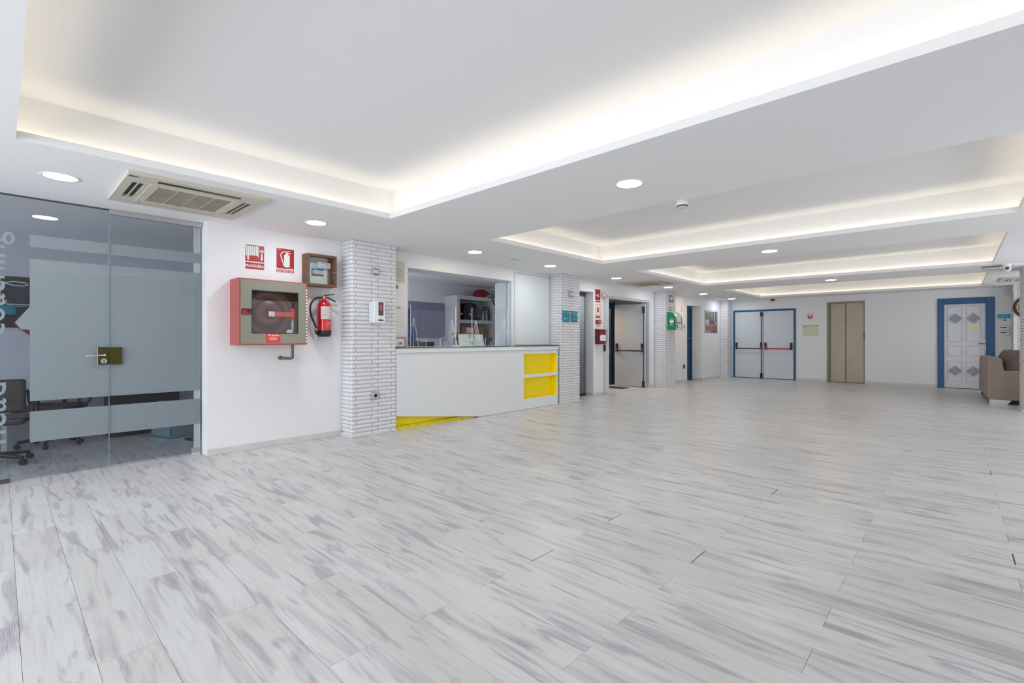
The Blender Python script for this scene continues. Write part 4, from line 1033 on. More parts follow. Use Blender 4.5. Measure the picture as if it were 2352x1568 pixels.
# padel racket bag disc, tennis balls, two bottles
a = SH(1117, xs0 - .1)
t = thing('round_racket_cover', 'round dark patterned racket cover standing on the upper shelf', 'racket cover', (xs0 - .12, a, ZA), PI / 2)
b = MB(); b.prism([(.125 * math.cos(k * PI / 16), .165 + .165 * math.sin(k * PI / 16)) for k in range(32)], -.02, .03)
rc = part('cover', b, mat('dark_blue_black', (.008, .02, .035), .45), t, .008)
part('pattern_patch', MB().prism([(-.08, .21), (-.03, .25), (-.02, .21), (-.06, .18)], -.023, -.02), mat('amber', (.45, .2, .05)), rc)
part('pattern_patch', MB().prism([(.0, .25), (.05, .24), (.04, .19), (.0, .2)], -.023, -.02), mat('amber', (.45, .2, .05)), rc)
part('pattern_patch', MB().prism([(.06, .22), (.10, .2), (.10, .13), (.07, .14)], -.023, -.02), TEAL, rc)
part('pattern_patch', MB().prism([(-.05, .29), (.05, .29), (.07, .26), (-.07, .26)], -.023, -.02), TEAL, rc)
for k, q in enumerate((1112.5, 1120.5)):
    t = thing('water_bottle', 'clear plastic bottle in front of the round cover, ' + ('the one nearer the tennis balls' if k == 0 else 'the one at its right edge'), 'bottle', (xs0 - .05, SH(q), ZA), 0, 'bottles on the upper shelf')
    part('bottle_body', MB().lathe([(0, .0), (.027, .0), (.03, .01), (.03, .14), (.024, .165), (.012, .185), (.012, .2)], n=18), mat('clear_grey_plastic', (.33, .34, .34), .25), t)
    part('cap', MB().cyl((0, 0, .2), (0, 0, .215), .014, n=12), LGREY, t)
for k, q in enumerate((1100.5, 1105)):
    t = thing('tennis_ball', 'yellow green tennis ball on the upper shelf, ' + ('next to the backpack' if k == 0 else 'next to the bottles'), 'ball', (xs0 - .08, SH(q), ZA + .1), 0, 'tennis balls on the upper shelf')
    part('ball', MB().lathe([(.033 * math.sin(i * PI / 8), -.033 * math.cos(i * PI / 8)) for i in range(9)], n=14), mat('ball_yellow', (.22, .26, .02), .9), t)
    part('seam', MB().tube([(.0335 * math.cos(i * PI / 6), .0335 * math.sin(i * PI / 6) * .8, .02 * math.sin(i * PI / 3)) for i in range(13)], .0016, 5), LGREY, t)
t = thing('ball_tray', 'dark shallow tray holding the tennis balls', 'tray', (xs0 - .08, SH(1101.5), ZA), PI / 2)
part('tray', MB().box(-.04, .06, -.05, .05, 0, .066), BLK, t, .01, 2)
# cardboard boxes on the lower shelf
for (pa, pb, ztop, dx, lb, m) in ((1060, 1087, 750.5, .05, 'cardboard box with a white tape label on the lower shelf', CARD), (1089.5, 1111, 751, .10, 'cardboard box with a printed black stamp on the lower shelf', mat('cardboard_mid', (.36, .22, .12)))):
    xx = xs0 - dx; a, c = SH(pa, xx), SH(pb, xx); z1 = LX(pa, ztop, xx)[1]
    t = thing('cardboard_box', lb, 'box', (xx, a, ZB), PI / 2, 'cardboard boxes behind the counter'); w_, h_ = c - a, z1 - ZB
    part('carton', MB().box(0, w_, 0, .25, 0, h_), m, t, .003)
    if pa < 1080: q = part('label_tape', MB().box(w_ * .48, w_ * .68, -.001, 0, h_ * .5, h_), PAPER, t); part('keyhole_mark', MB().prism([(w_ * .58 + .022 * math.cos(k * PI / 6), h_ * .58 + .03 * math.sin(k * PI / 6)) for k in range(12)], -.0018, -.001), BLK, q)
    else: part('stamp', MB().plate(w_ * .4, w_ * .8, h_ * .62, h_ * .8, -.001, 0, [(w_ * .46, w_ * .56, h_ * .66, h_ * .76), (w_ * .62, w_ * .74, h_ * .66, h_ * .76)]), mat('ink_brown', (.3, .25, .2)), t)
# trolley with chrome handles and boxes in its tray
xt = -7.35
a, c = LX(1041, 779, xt)[0], LX(1131, 779, xt)[0]
t = thing('utility_trolley', 'grey tray trolley with chrome push handle behind the counter', 'trolley', (xt, a, 0), PI / 2)
w_ = c - a; zt1 = LX(1041, 774, xt)[1]; zt0 = LX(1041, 783.5, xt)[1]
b = MB(); b.box(0, w_, 0, .4, zt0, zt0 + .012).box(0, w_, 0, .01, zt0, zt1).box(0, w_, .39, .4, zt0, zt1).box(0, .01, .01, .39, zt0, zt1).box(w_ - .01, w_, .01, .39, zt0, zt1)
part('upper_tray', b, mat('slate_tray', (.20, .22, .27), .5), t, .004)
part('lower_tray', MB().box(0, w_, 0, .4, .25, .33), mat('slate_tray', (.20, .22, .27)), t, .01)
zh_ = LX(1060, 766.5, xt)[1]
part('push_handle', MB().tube(smooth([(.0, .02, zt0), (.0, -.01, zt1 + .02), (.05, -.02, zh_ - .01), (.10, -.02, zh_), (w_ * .42, -.02, zh_), (w_ * .47, -.02, zh_ - .02), (w_ * .485, .0, zt1)]), .010, 8), CHROME, t)
part('side_handle', MB().tube(smooth([(w_ - .04, .38, zt1), (w_ - .035, .38, zh_ - .05), (w_ - .06, .3, zh_ - .03), (w_ - .09, .1, zh_ - .03), (w_ - .06, .02, zh_ - .06), (w_ - .03, .0, zt1)]), .008, 8), CHROME, t)
for q in (.01, w_ - .03):
    for r_ in (.01, .37): part('leg', MB().box(q, q + .02, r_, r_ + .02, .06, zt0), ALU, t); 
for q in (.02, w_ - .02):
    for r_ in (.02, .38): part('castor', MB().cyl((q - .012, r_, .03), (q + .012, r_, .03), .03, n=12), BLK, t)
for (pa, pb, ztop, lb, m) in ((1050, 1084, 764, 'flat cardboard parcel with tape lying in the trolley tray', CARDD), (1098, 1123, 764.5, 'plain brown cardboard box at the end of the trolley tray', CARDD), (1086, 1098, 752, 'pinkish upright carton in the middle of the trolley tray', mat('pink_carton', (.46, .32, .25)))):
    xx = xt - .03; a2, c2 = LX(pa, 779, xx)[0], LX(pb, 779, xx)[0]; z1 = LX(pa, ztop, xx)[1]
    t = thing('cardboard_box', lb, 'box', (xx, a2, zt0 + .013), PI / 2, 'cardboard boxes behind the counter')
    part('carton', MB().box(0, c2 - a2, 0, .2, 0, z1 - zt0 - .013), m, t, .003)
    if pa < 1060: part('tape', MB().box((c2 - a2) * .5, (c2 - a2) * .7, -.001, .2, 0, z1 - zt0 - .0125), LGREY, t)

# ================================================================== FITTINGS ON THE SECOND PILLAR AND THE GLASS DOOR
XP = -5.58 + .003
t = socket(1309.5, 669, 1318, 682, 'small grey metal box high on the second brick pillar', XP, .03, hole=False)
for (p0, q0, p1, q1, lb) in ((1292, 712.5, 1308, 739, 'teal printed notice on the second pillar, the one nearer reception'), (1311, 714, 1326.3, 739.5, 'teal printed notice on the second pillar, the one nearer the glass door')):
    t, w_, h_ = sign_root('teal_notice', lb, 'notice', p0, q0, p1, q1, XP + .004, m=TEAL, group='teal notices on the brick pillar')
    lines(w_ * .5, h_ * .9, w_ * .75, 3, h_ * .07, h_ * .018, -.003, mat('pale_teal', (.25, .5, .52)), t); lines(w_ * .55, h_ * .35, w_ * .6, 3, h_ * .08, h_ * .016, -.003, mat('pale_teal', (.25, .5, .52)), t, seed=5)
    if p0 < 1300: part('white_icon', MB().prism([(w_ * .2, h_ * .24), (w_ * .36, h_ * .24), (w_ * .28, h_ * .38)], -.0038, -.003), PAPER, t)
    else:
        part('red_icon', MB().box(w_ * .15, w_ * .26, -.0038, -.003, h_ * .36, h_ * .52), RED, t); part('white_icon', MB().box(w_ * .72, w_ * .84, -.0038, -.003, h_ * .66, h_ * .76), PAPER, t)
# glass door
b = structe('door_1', (-6.05, 0, 0), PI / 2, 'glass door with dark rails in the recess after the second pillar')
y0, y1 = 8.045, 8.935
part('glass_leaf', MB().box(y0, y1 - .03, -.005, .005, .05, 2.2), GLASS, b)
part('top_rail', MB().box(y0, y1 - .03, -.02, .02, 2.2, 2.29), DGREY, b)
part('frame_post', MB().box(y1 - .03, y1, -.025, .025, 0, 2.29), GREY, b); part('bottom_rail', MB().box(y0, y1 - .03, -.02, .02, .0, .05), BLK, b)
part('inner_post', MB().box(y1 - .25, y1 - .2, .03, .08, 0, 2.25), GREY, b)
for k in range(5): part('frosted_dot', MB().prism([(y1 - .45 + .06 * math.cos(i * PI / 8), .25 + k * .28 + .06 * math.sin(i * PI / 8)) for i in range(16)], -.0062, -.0052), FROST, b)
# ================================================================== PIER WITH ALARM THINGS
XQ = WX2
t, w_, h_ = sign_root('alarm_sign', 'red sign with a white sounder symbol above a red strip on the narrow pier', 'sign', 1366.5, 663.5, 1378.8, 695.5, XQ, m=mat('pale_board', (.8, .75, .72)))
part('symbol_field', MB().box(.004, w_ - .004, -.004, -.003, h_ * .19, h_ * .99), RED, t); part('name_field', MB().box(.004, w_ - .004, -.004, -.003, .01, h_ * .13), RED, t)
b = MB(); 
b.prism([(w_ * .2, h_ * .55), (w_ * .42, h_ * .55), (w_ * .62, h_ * .68), (w_ * .62, h_ * .42)][::-1], -.005, -.004)
b.tube([(w_ * .65, -.0045, h_ * .5), (w_ * .88, -.0045, h_ * .46)], .003, 4).tube([(w_ * .65, -.0045, h_ * .6), (w_ * .88, -.0045, h_ * .66)], .003, 4).box(w_ * .12, w_ * .2, -.005, -.004, h_ * .48, h_ * .66)
part('sounder_symbol', b, PAPER, t)
t, w_, h_ = sign_root('button_sign', 'white sign with a thick red ring above a red strip on the narrow pier', 'sign', 1367, 698.5, 1379, 730.8, XQ, m=mat('pale_board', (.8, .75, .72)))
part('border', MB().plate(.003, w_ - .003, h_ * .2, h_ - .003, -.004, -.003, [(.012, w_ - .012, h_ * .225, h_ - .012)]), RED, t)
part('name_field', MB().box(.003, w_ - .003, -.004, -.003, .008, h_ * .14), RED, t)
b = MB(); addring(b, w_ * .5, h_ * .6, .024, .058, -.005, -.003, 24, sx=.8); part('ring_symbol', b, RED, t)
t = thing('bulkhead_lamp', 'round ribbed clear bulkhead lamp at the corner above the grey double doors', 'lamp', (XQ, LX(1386, 677, XQ + .04)[0], LX(1386, 677, XQ + .04)[1]), PI / 2)
part('base', MB().lathe([(.045, .0), (.045, .02)], n=20, axis='y'), LGREY, t)
part('ribbed_globe', MB().lathe([(.04, .02), (.062, .035), (.066, .06), (.055, .085), (.03, .1), (0, .105)], n=20, axis='y'), mat('ribbed_glass', (.58, .52, .47), .2, bump=.5, bscale=80), t)
part('guard', MB().tube([(.068 * math.cos(k * PI / 10), -.06, .068 * math.sin(k * PI / 10)) for k in range(21)], .004, 6), LGREY, t)
a, c, d, e = RL(1372, 734.5, 1381.5, 743.5, XQ + .05)
t = thing('alarm_button', 'small red call point on the pier below the ring sign', 'alarm button', (XQ, a, d), PI / 2); w_, h_ = c - a, e - d
part('housing', MB().box(0, w_, -.05, 0, 0, h_), mat('callpoint_red', (.36, .012, .02)), t, .004); part('glass_plate', MB().box(w_ * .4, w_ * .85, -.052, -.05, h_ * .3, h_ * .75), GREY, t)
a, c, d, e = RL(1377, 756, 1391.3, 790, XQ + .12)
t = thing('suggestion_box', 'dark red metal letter box with a white arrow label on the narrow pier', 'letter box', (XQ, a, d), PI / 2); w_, h_ = c - a, e - d
part('body', MB().box(0, w_, -.12, 0, 0, h_ - .01), DRED, t, .003)
part('sloped_lid', MB().prism([(-.135, h_ - .02), (-.12, h_ - .02), (0, h_ - .01), (0, h_ + .012), (-.135, h_ - .006)], -.006, w_ + .006, 'yz'), DRED, t)
part('front_plate', MB().box(.01, w_ - .004, -.124, -.12, h_ * .2, h_ * .8), mat('dark_red2', (.15, .01, .015), .3), t)
part('arrow_label', MB().prism([(.008, h_ * .42), (.035, h_ * .22), (w_ - .008, h_ * .22), (w_ - .008, h_ * .62), (.035, h_ * .62)], -.126, -.124), PAPER, t)
lines(w_ * .6, h_ * .47, w_ * .5, 2, .02, .004, -.126, GREY, t)
part('keyhole', MB().cyl((w_ * .4, -.124, h_ * .72), (w_ * .4, -.127, h_ * .72), .008, n=10), LGREY, t)

# ================================================================== DOORS
def pushbar(parent, x0, x1, z, yf, barm, lever=True, name='push_bar'):
    """yf = face of the leaf, bar stands out towards -y"""
    pb = part(name, MB().tube([(x0, yf - .085, z), (x1, yf - .085, z)], .017, 10), barm, parent)
    for q, s in ((x0, 1), (x1, -1)):
        part('end_bracket', MB().box(q - .028, q + .028, yf - .05, yf, z - .03, z + .19), BLK, pb, .005)
        part('pivot_arm', MB().prism([(yf - .10, z - .028), (yf - .06, z - .028), (yf - .03, z + .07), (yf - .055, z + .07)], q - .016, q + .016, 'yz'), RED if lever else BLK, pb)
    return pb
# open double doors of the passage
d = structe('door_2', (0, 0, 0), 0, 'open pale grey double doors with black panic bar')
b = MB(); jx = WX2
b.box(jx - .2, jx - .002, 11.56, 11.62, 0, 2.255).box(jx - .2, jx - .002, 9.36, 9.40, 0, 2.2).box(jx - .2, jx - .03, 9.36, 11.56, 2.215, 2.253)
part('door_frame', b, DOORW, d)
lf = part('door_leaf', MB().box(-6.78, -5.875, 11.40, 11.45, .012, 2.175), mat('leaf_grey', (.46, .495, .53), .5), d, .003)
pushbar(lf, -6.70, -5.95, .95, 11.40, BLK)
rod = MB().tube([(-5.915, 11.37, .06), (-5.915, 11.37, 2.06)], .011, 8)
rd = part('bolt_rod', rod, BLK, lf); part('rod_guide', MB().box(-5.94, -5.89, 11.34, 11.40, 1.93, 2.10), BLK, rd, .004); part('rod_guide', MB().box(-5.94, -5.89, 11.34, 11.40, .012, .17), BLK, rd, .004)
xn = -5.74
lf = part('door_leaf', MB().box(-6.62, xn, 9.372, 9.41, .012, 2.19), DOORW, d, .003)
part('lever_plate', MB().box(LY(1391, 779, 9.37)[0] - .06, LY(1391, 779, 9.37)[0], 9.358, 9.372, .98, 1.13), BLK, lf, .003)
part('red_pivot', MB().box(xn - .06, xn + .012, 9.412, 9.46, .93, 1.03), RED, lf, .004)
d = structe('door_3', (-7.0, 0, 0), PI / 2, 'navy blue door frame deep in the side passage with warm light behind')
b = MB(); b.box(11.48, 11.72, -.05, .05, 0, 2.27).box(10.3, 11.48, -.05, .05, 2.12, 2.27).box(10.3, 10.45, -.05, .05, 0, 2.12)
part('door_frame', b, NAVY, d)
t = thing('floor_mat', 'thin dark blue mat edge on the passage floor before the blue frame', 'mat', (-6.45, 10.9, .0))
part('mat', MB().box(-.35, .3, -.22, .18, 0, .006), mat('mat_blue', (.02, .03, .12), .9), t); part('border', MB().plate(-.37, .32, -.24, .2, 0, .008, [(-.35, .3, -.22, .18)], 'xy'), BLK, t)
# narrow blue door further on
d = structe('door_4', (-5.975, 0, 0), PI / 2, 'narrow blue framed door seen at an angle in the last recess')
b = MB(); b.box(14.52, 14.598, -.03, .05, 0, 2.25).box(13.98, 14.52, -.03, .05, 2.17, 2.25); part('door_frame', b, BLUE, d)
lf = part('door_leaf', MB().box(13.98, 14.52, .0, .04, .01, 2.17), NAVY, d)
yy, zz_ = LX(1583, 777, -5.95)
part('lever_handle', MB().cyl((yy - .05, 0, zz_), (yy - .05, -.04, zz_), .012, n=10).tube([(yy - .05, -.04, zz_), (yy + .07, -.04, zz_)], .009, 8), ALU, lf); part('handle_plate', MB().box(yy - .08, yy - .03, -.01, 0, zz_ - .2, zz_ + .08), DGREY, lf)

# defibrillator case and its sign
XP = -5.55 + .004
ya = LX(1533, 779, XP)[0]; xo = ya / (ray(1551.5, 779)[1] / ray(1551.5, 779)[0]); dp = xo - XP; ye = LX(1567, 779, xo)[0]; z0 = LX(1533, 757, XP)[1]; z1 = LX(1533, 716.5, XP)[1]
t = thing('defibrillator_cabinet', 'green and white defibrillator case with rounded top on the third brick pillar', 'defibrillator', (XP, ya, z0), PI / 2); w_, h_ = ye - ya, z1 - z0
def prof(s=0.0):
    p = [(0, s), (-dp + s, s), (-dp + s, h_ * .55)]
    for k in range(1, 8): a = k * PI / 16; p.append((-dp + s + (dp * .75) * (1 - math.cos(a)), h_ * .55 + (h_ * .45 - s) * math.sin(a)))
    return p + [(0, h_ - s)]
part('green_side', MB().prism(prof(), 0, .03, 'yz'), GREEN, t); part('green_side', MB().prism(prof(), w_ - .03, w_, 'yz'), GREEN, t)
part('grey_body', MB().prism(prof(.006), .03, w_ - .03, 'yz'), mat('case_white', (.72, .72, .70), .3), t)
cvr = part('clear_front', MB().box(.06, w_ - .05, -dp + .002, -dp + .006, h_ * .35, h_ * .62), mat('red_liner', (.25, .03, .04), .3), t)
part('white_front', MB().box(.075, w_ - .065, -dp - .001, -dp + .004, h_ * .42, h_ * .85), PAPER, t)
pn = part('instruction_card', MB().box(.045, w_ - .04, -dp - .002, -dp + .006, h_ * .04, h_ * .36), PAPER, t)
part('green_icon', MB().box(.06, .14, -dp - .003, -dp - .002, h_ * .08, h_ * .30), GREEN, pn); lines(w_ * .62, h_ * .30, .15, 5, .022, .004, -dp - .002, GREY, pn)
# lettering on the side that faces the visitor (-y of the room = local -x face)
def side_text(s, cy, cz, width, m, h=None):
    o = text(s, 0, 0, width, 0, m, t, height=h)
    for v in o.data.vertices: a, q, zq = v.co; v.co = (q * 1.0 - .0006, cy - a, cz + zq)
side_text('AED', -dp * .52, h_ * .60, dp * .42, PAPER, h_ * .055); side_text('DEA', -dp * .52, h_ * .27, dp * .42, PAPER, h_ * .055)
hp = [(.0, -.5), (.5, .05), (.5, .35), (.3, .5), (.08, .42), (0, .28), (-.08, .42), (-.3, .5), (-.5, .35), (-.5, .05)]
part('heart_mark', MB().prism([(-dp * .52 + a * dp * .5, h_ * .435 + c * h_ * .21) for a, c in hp], -.0015, 0, 'yz'), PAPER, t)
part('bolt_mark', MB().prism([(-dp * .50, h_ * .47), (-dp * .56, h_ * .43), (-dp * .51, h_ * .43), (-dp * .55, h_ * .38), (-dp * .46, h_ * .445), (-dp * .51, h_ * .445)], -.003, -.0015, 'yz'), GREEN, t)
t, w_, h_ = sign_root('defibrillator_sign', 'dark green sign with white heart above two white strips on the third pillar', 'sign', 1538, 677, 1546.3, 704.5, XP + .003)
part('symbol_field', MB().box(0, w_, -.003, 0, h_ * .38, h_), DGREEN, t)
b = MB(); b.prism([(w_ * .45 + a * w_ * .6, h_ * .66 + c * h_ * .38) for a, c in hp], -.0045, -.003); b.box(w_ * .78, w_ * .84, -.0045, -.003, h_ * .84, h_ * .97); b.box(w_ * .7, w_ * .92, -.0045, -.003, h_ * .89, h_ * .92)
sm = part('heart_symbol', b, PAPER, t); part('bolt_symbol', MB().prism([(w_ * .5, h_ * .78), (w_ * .36, h_ * .66), (w_ * .47, h_ * .66), (w_ * .40, h_ * .54), (w_ * .58, h_ * .69), (w_ * .47, h_ * .69)], -.0055, -.0045), DGREEN, sm)
part('name_strip', MB().box(0, w_, -.003, 0, h_ * .20, h_ * .33), PAPER, t); part('name_strip', MB().box(0, w_, -.003, 0, 0, h_ * .13), PAPER, t)
socket(1539, 705.5, 1543.5, 713, 'tiny grey box between the green sign and the defibrillator case', XP, .03, hole=False)
# wall between third pillar and blue door
a, c, d, e = RL(1571, 839, 1573, 845, WX2 + .01)
t, w_, h_ = sign_root('wall_socket', 'black socket low on the wall beside the narrow blue door', 'socket', 1568.8, 837, 1573, 845.5, WX2)
part('plate', MB().box(0, w_, -.012, 0, 0, h_), DGREY, t, .003); part('insert', MB().box(w_ * .3, w_ * .75, -.015, -.012, h_ * .2, h_ * .8), BLK, t); part('mark', MB().box(w_ * .45, w_ * .6, -.016, -.015, h_ * .35, h_ * .65), LGREY, t)
t, w_, h_ = sign_root('restroom_notice', 'small white notice with two dark figures beside the narrow blue door', 'notice', 1567.5, 741, 1574.7, 766, WX2, m=mat('lilac_paper', (.72, .70, .76)))
b = MB(); 
for q in (.38, .68): b.box(w_ * q - .012, w_ * q + .012, -.004, -.003, h_ * .5, h_ * .72); disc(b, w_ * q, h_ * .77, .012, -.004, -.003, 12)
part('figures', b, DGREY, t); lines(w_ * .5, h_ * .32, w_ * .3, 1, .02, .005, -.003, GREY, t)
a, z_ = LX(1564.5, 716, WX2)
t = thing('wall_corner_guard', 'thin beige L-shaped bracket high on the wall above the restroom notice', 'bracket', (WX2, a, z_), PI / 2)
part('upright', MB().box(0, .012, -.03, 0, 0, .17), CREAM, t); part('foot', MB().box(.012, .10, -.01, 0, 0, .012), CREAM, t)
# poster under acrylic
t, w_, h_ = sign_root('cafe_poster', 'colourful cafe photograph poster held by clear stand-offs beside the corner pillar', 'poster', 1617.5, 710.5, 1649, 765, WX3 + .02)
part('acrylic_sheet', MB().box(0, w_, -.002, .001, 0, h_), ACRYL, t)
pr = part('print', MB().box(w_ * .10, w_ * .97, .009, .012, h_ * .02, h_ * .95), mat('poster_grey', (.42, .40, .38)), t)
PD = [.0088]
def patch(name, pts, col):
    PD[0] -= .00018; part(name, MB().prism([(w_ * a, h_ * c) for a, c in pts], PD[0], .0095), mat('poster_' + name, col, .5), pr)
patch('foliage', [(.10, .58), (.42, .55), (.45, .86), (.10, .84)], (.16, .28, .08)); patch('window_light', [(.10, .40), (.36, .42), (.38, .56), (.10, .57)], (.62, .64, .64))
patch('dark_column', [(.78, .5), (.88, .5), (.88, .98), (.80, .95)], (.05, .04, .04)); patch('wood_column', [(.92, .03), (.97, .03), (.97, .97), (.92, .97)], (.16, .06, .03))
patch('floor_tone', [(.45, .02), (.92, .02), (.92, .34), (.55, .34)], (.12, .07, .06)); patch('crowd', [(.36, .42), (.72, .42), (.70, .58), (.5, .55), (.42, .60)], (.05, .05, .09))
patch('red_figure', [(.64, .26), (.82, .26), (.84, .44), (.72, .52), (.64, .42)], (.42, .03, .03)); patch('beam', [(.62, .6), (.70, .6), (.72, .95), (.66, .95)], (.2, .07, .04))
patch('table_front', [(.15, .10), (.62, .10), (.64, .36), (.13, .36)], (.45, .12, .06)); patch('blue_badge', [(.46, .84), (.74, .83), (.74, .92), (.48, .93)], (.08, .28, .55))
patch('shelf_dark', [(.40, .62), (.60, .60), (.60, .66), (.40, .68)], (.10, .05, .04)); patch('lamp', [(.52, .70), (.58, .70), (.56, .80), (.53, .80)], (.5, .42, .3))
patch('seat_row', [(.40, .36), (.64, .36), (.62, .44), (.42, .46)], (.25, .10, .16)); patch('white_table', [(.12, .36), (.30, .36), (.28, .42), (.12, .42)], (.55, .52, .5))
for k in range(4): patch('post', [(.44 + k * .07, .55), (.455 + k * .07, .55), (.46 + k * .07, .82), (.445 + k * .07, .82)], (.10, .04, .03))
for k in range(5):
    patch('stripe_yellow', [(.16 + k * .1, .30), (.20 + k * .1, .36), (.24 + k * .1, .30)], (.65, .45, .05)); patch('stripe_purple', [(.16 + k * .1, .22), (.23 + k * .1, .22), (.23 + k * .1, .28), (.16 + k * .1, .28)], (.16, .08, .35)); patch('stripe_green', [(.16 + k * .1, .16), (.21 + k * .1, .16), (.20 + k * .1, .2), (.17 + k * .1, .2)], (.05, .25, .08))
for q in (.04, .96):
    for r_ in (.03, .95): part('stand_off', MB().cyl((w_ * q, .02, h_ * r_), (w_ * q, -.004, h_ * r_), .011, n=12), ALU, t)

# ================================================================== END WALL
x0, x1 = LY(1684.5, 800, YF)[0], LY(1828, 800, YF)[0]; xm = LY(1753.5, 800, YF)[0]
d = structe('door_5', (0, YF, 0), 0, 'closed pale grey double doors in a blue frame with panic bars')
b = MB(); b.plate(x0, x1, 0, 2.20, -.03, .09, [(x0 + .055, x1 - .055, -.1, 2.145)])
part('door_frame', MB().box(x0, x0 + .055, -.03, .1, 0, 2.2).box(x1 - .055, x1, -.03, .1, 0, 2.2).box(x0 + .055, x1 - .055, -.03, .1, 2.145, 2.2), BLUE, d, .004)
L1 = part('door_leaf', MB().box(x0 + .058, xm - .012, -.012, .04, .015, 2.142), DOORW, d, .003)
L2 = part('door_leaf', MB().box(xm + .012, x1 - .058, -.012, .04, .015, 2.142), DOORW, d, .003)
part('meeting_strip', MB().box(xm - .012, xm + .012, .0, .03, .015, 2.142), GREY, d)
z = LY(1700, 799.5, YF)[1]
pushbar(L1, LY(1692, 800, YF)[0] + .01, LY(1749, 800, YF)[0], z, -.012, BLK)
rd = part('bolt_rod', MB().tube([(xm - .05, -.04, .06), (xm - .05, -.04, 2.08)], .012, 8), BLK, L1); part('rod_guide', MB().box(xm - .08, xm - .02, -.07, -.012, 1.98, 2.12), BLK, rd, .004); part('rod_guide', MB().box(xm - .08, xm - .02, -.07, -.012, .02, .17), BLK, rd, .004)
pushbar(L2, LY(1759, 800, YF)[0], LY(1818, 800, YF)[0], z, -.012, RED, lever=False)
part('door_closer', MB().box(xm + .03, xm + .12, -.04, -.012, 2.09, 2.13), LGREY, L2); part('spyhole', MB().cyl((xm + .04, -.012, 1.42), (xm + .04, -.02, 1.42), .012, n=10), BLK, L2)
# lift door
x0, x1 = LY(1899, 800, YF)[0], LY(1986.5, 800, YF)[0]; xm = LY(1942.5, 800, YF)[0]
t = thing('lift_doors', 'beige enamelled metal lift doors in two tall panels', 'lift door', (0, YF, 0))
part('frame', MB().box(x0, x0 + .05, -.006, .1, 0, 2.335).box(x1 - .02, x1, -.006, .1, 0, 2.335).box(x0 + .05, x1 - .02, -.006, .1, 2.29, 2.335), LIFTD, t, .003)
part('door_panel', MB().box(x0 + .055, xm - .01, .035, .07, .01, 2.288), LIFT, t, .003); part('door_panel', MB().box(xm + .008, x1 - .022, .02, .055, .01, 2.288), LIFT, t, .003)
part('panel_gap', MB().box(xm - .012, xm + .008, .06, .08, .01, 2.288), BLK, t); part('side_track', MB().box(x0 + .05, x0 + .10, .03, .036, .01, 2.288), mat('olive_track', (.22, .20, .15)), t)
part('recessed_pull', MB().box(x1 - .026, x1 - .008, -.012, -.006, 1.27, 1.45), BLK, t)
part('threshold', MB().box(x0, x1, .0, .1, 0, .012), DGREY, t)
# signs
t, w_, h_ = sign_root('lift_fire_sign', 'small red sign with a white pictogram and pale strip between double doors and lift', 'sign', 1854.3, 720, 1867.8, 736.6, YF, 'F', m=PAPER)
part('symbol_field', MB().box(.01, w_ - .01, -.004, -.003, h_ * .30, h_ - .01), RED, t)
part('pictogram', MB().plate(w_ * .2, w_ * .78, h_ * .60, h_ * .93, -.005, -.004, [(w_ * .36, w_ * .42, h_ * .65, h_ * .88), (w_ * .56, w_ * .60, h_ * .65, h_ * .88)]), mat('symbol_white', (.72, .76, .70)), t)
lines(w_ * .5, h_ * .49, w_ * .7, 3, h_ * .07, h_ * .03, -.004, mat('pale_red', (.8, .35, .35)), t); lines(w_ * .5, h_ * .2, w_ * .85, 3, h_ * .07, h_ * .03, -.003, mat('pale_red', (.8, .35, .35)), t)
t, w_, h_ = sign_root('evacuation_plan', 'pale yellow evacuation floor plan with a blue top band', 'floor plan', 1843.3, 747, 1881.2, 771.7, YF, 'F', m=PHOTOG)
part('title_band', MB().box(.01, w_ - .02, -.004, -.003, h_ * .915, h_ * .97), mat('band_blue', (.04, .22, .40)), t); part('green_tag', MB().box(.02, .09, -.004, -.003, h_ * .82, h_ * .865), GREEN, t)
ink = mat('plan_ink', (.38, .38, .26))
b = MB()
for (q0, q1, r0, r1) in ((.14, .82, .80, .815), (.14, .82, .36, .375), (.14, .15, .36, .8), (.81, .82, .36, .8), (.22, .23, .36, .8), (.48, .49, .42, .8), (.22, .5, .55, .56), (.3, .42, .66, .67), (.62, .63, .5, .8), (.62, .8, .62, .63), (.5, .66, .5, .51)): b.box(w_ * q0, w_ * q1, -.0036, -.003, h_ * r0, h_ * r1)
part('plan_lines', b, ink, t)
for k, q in enumerate((.04, .14, .27, .39, .52, .63, .76, .88)):
    part('legend_mark', MB().box(w_ * q, w_ * (q + .04), -.0036, -.003, h_ * .10, h_ * .19), mat('legend_orange', (.62, .36, .18)) if k in (1, 3, 5, 7) else mat('legend_grey', (.42, .45, .34)), t)
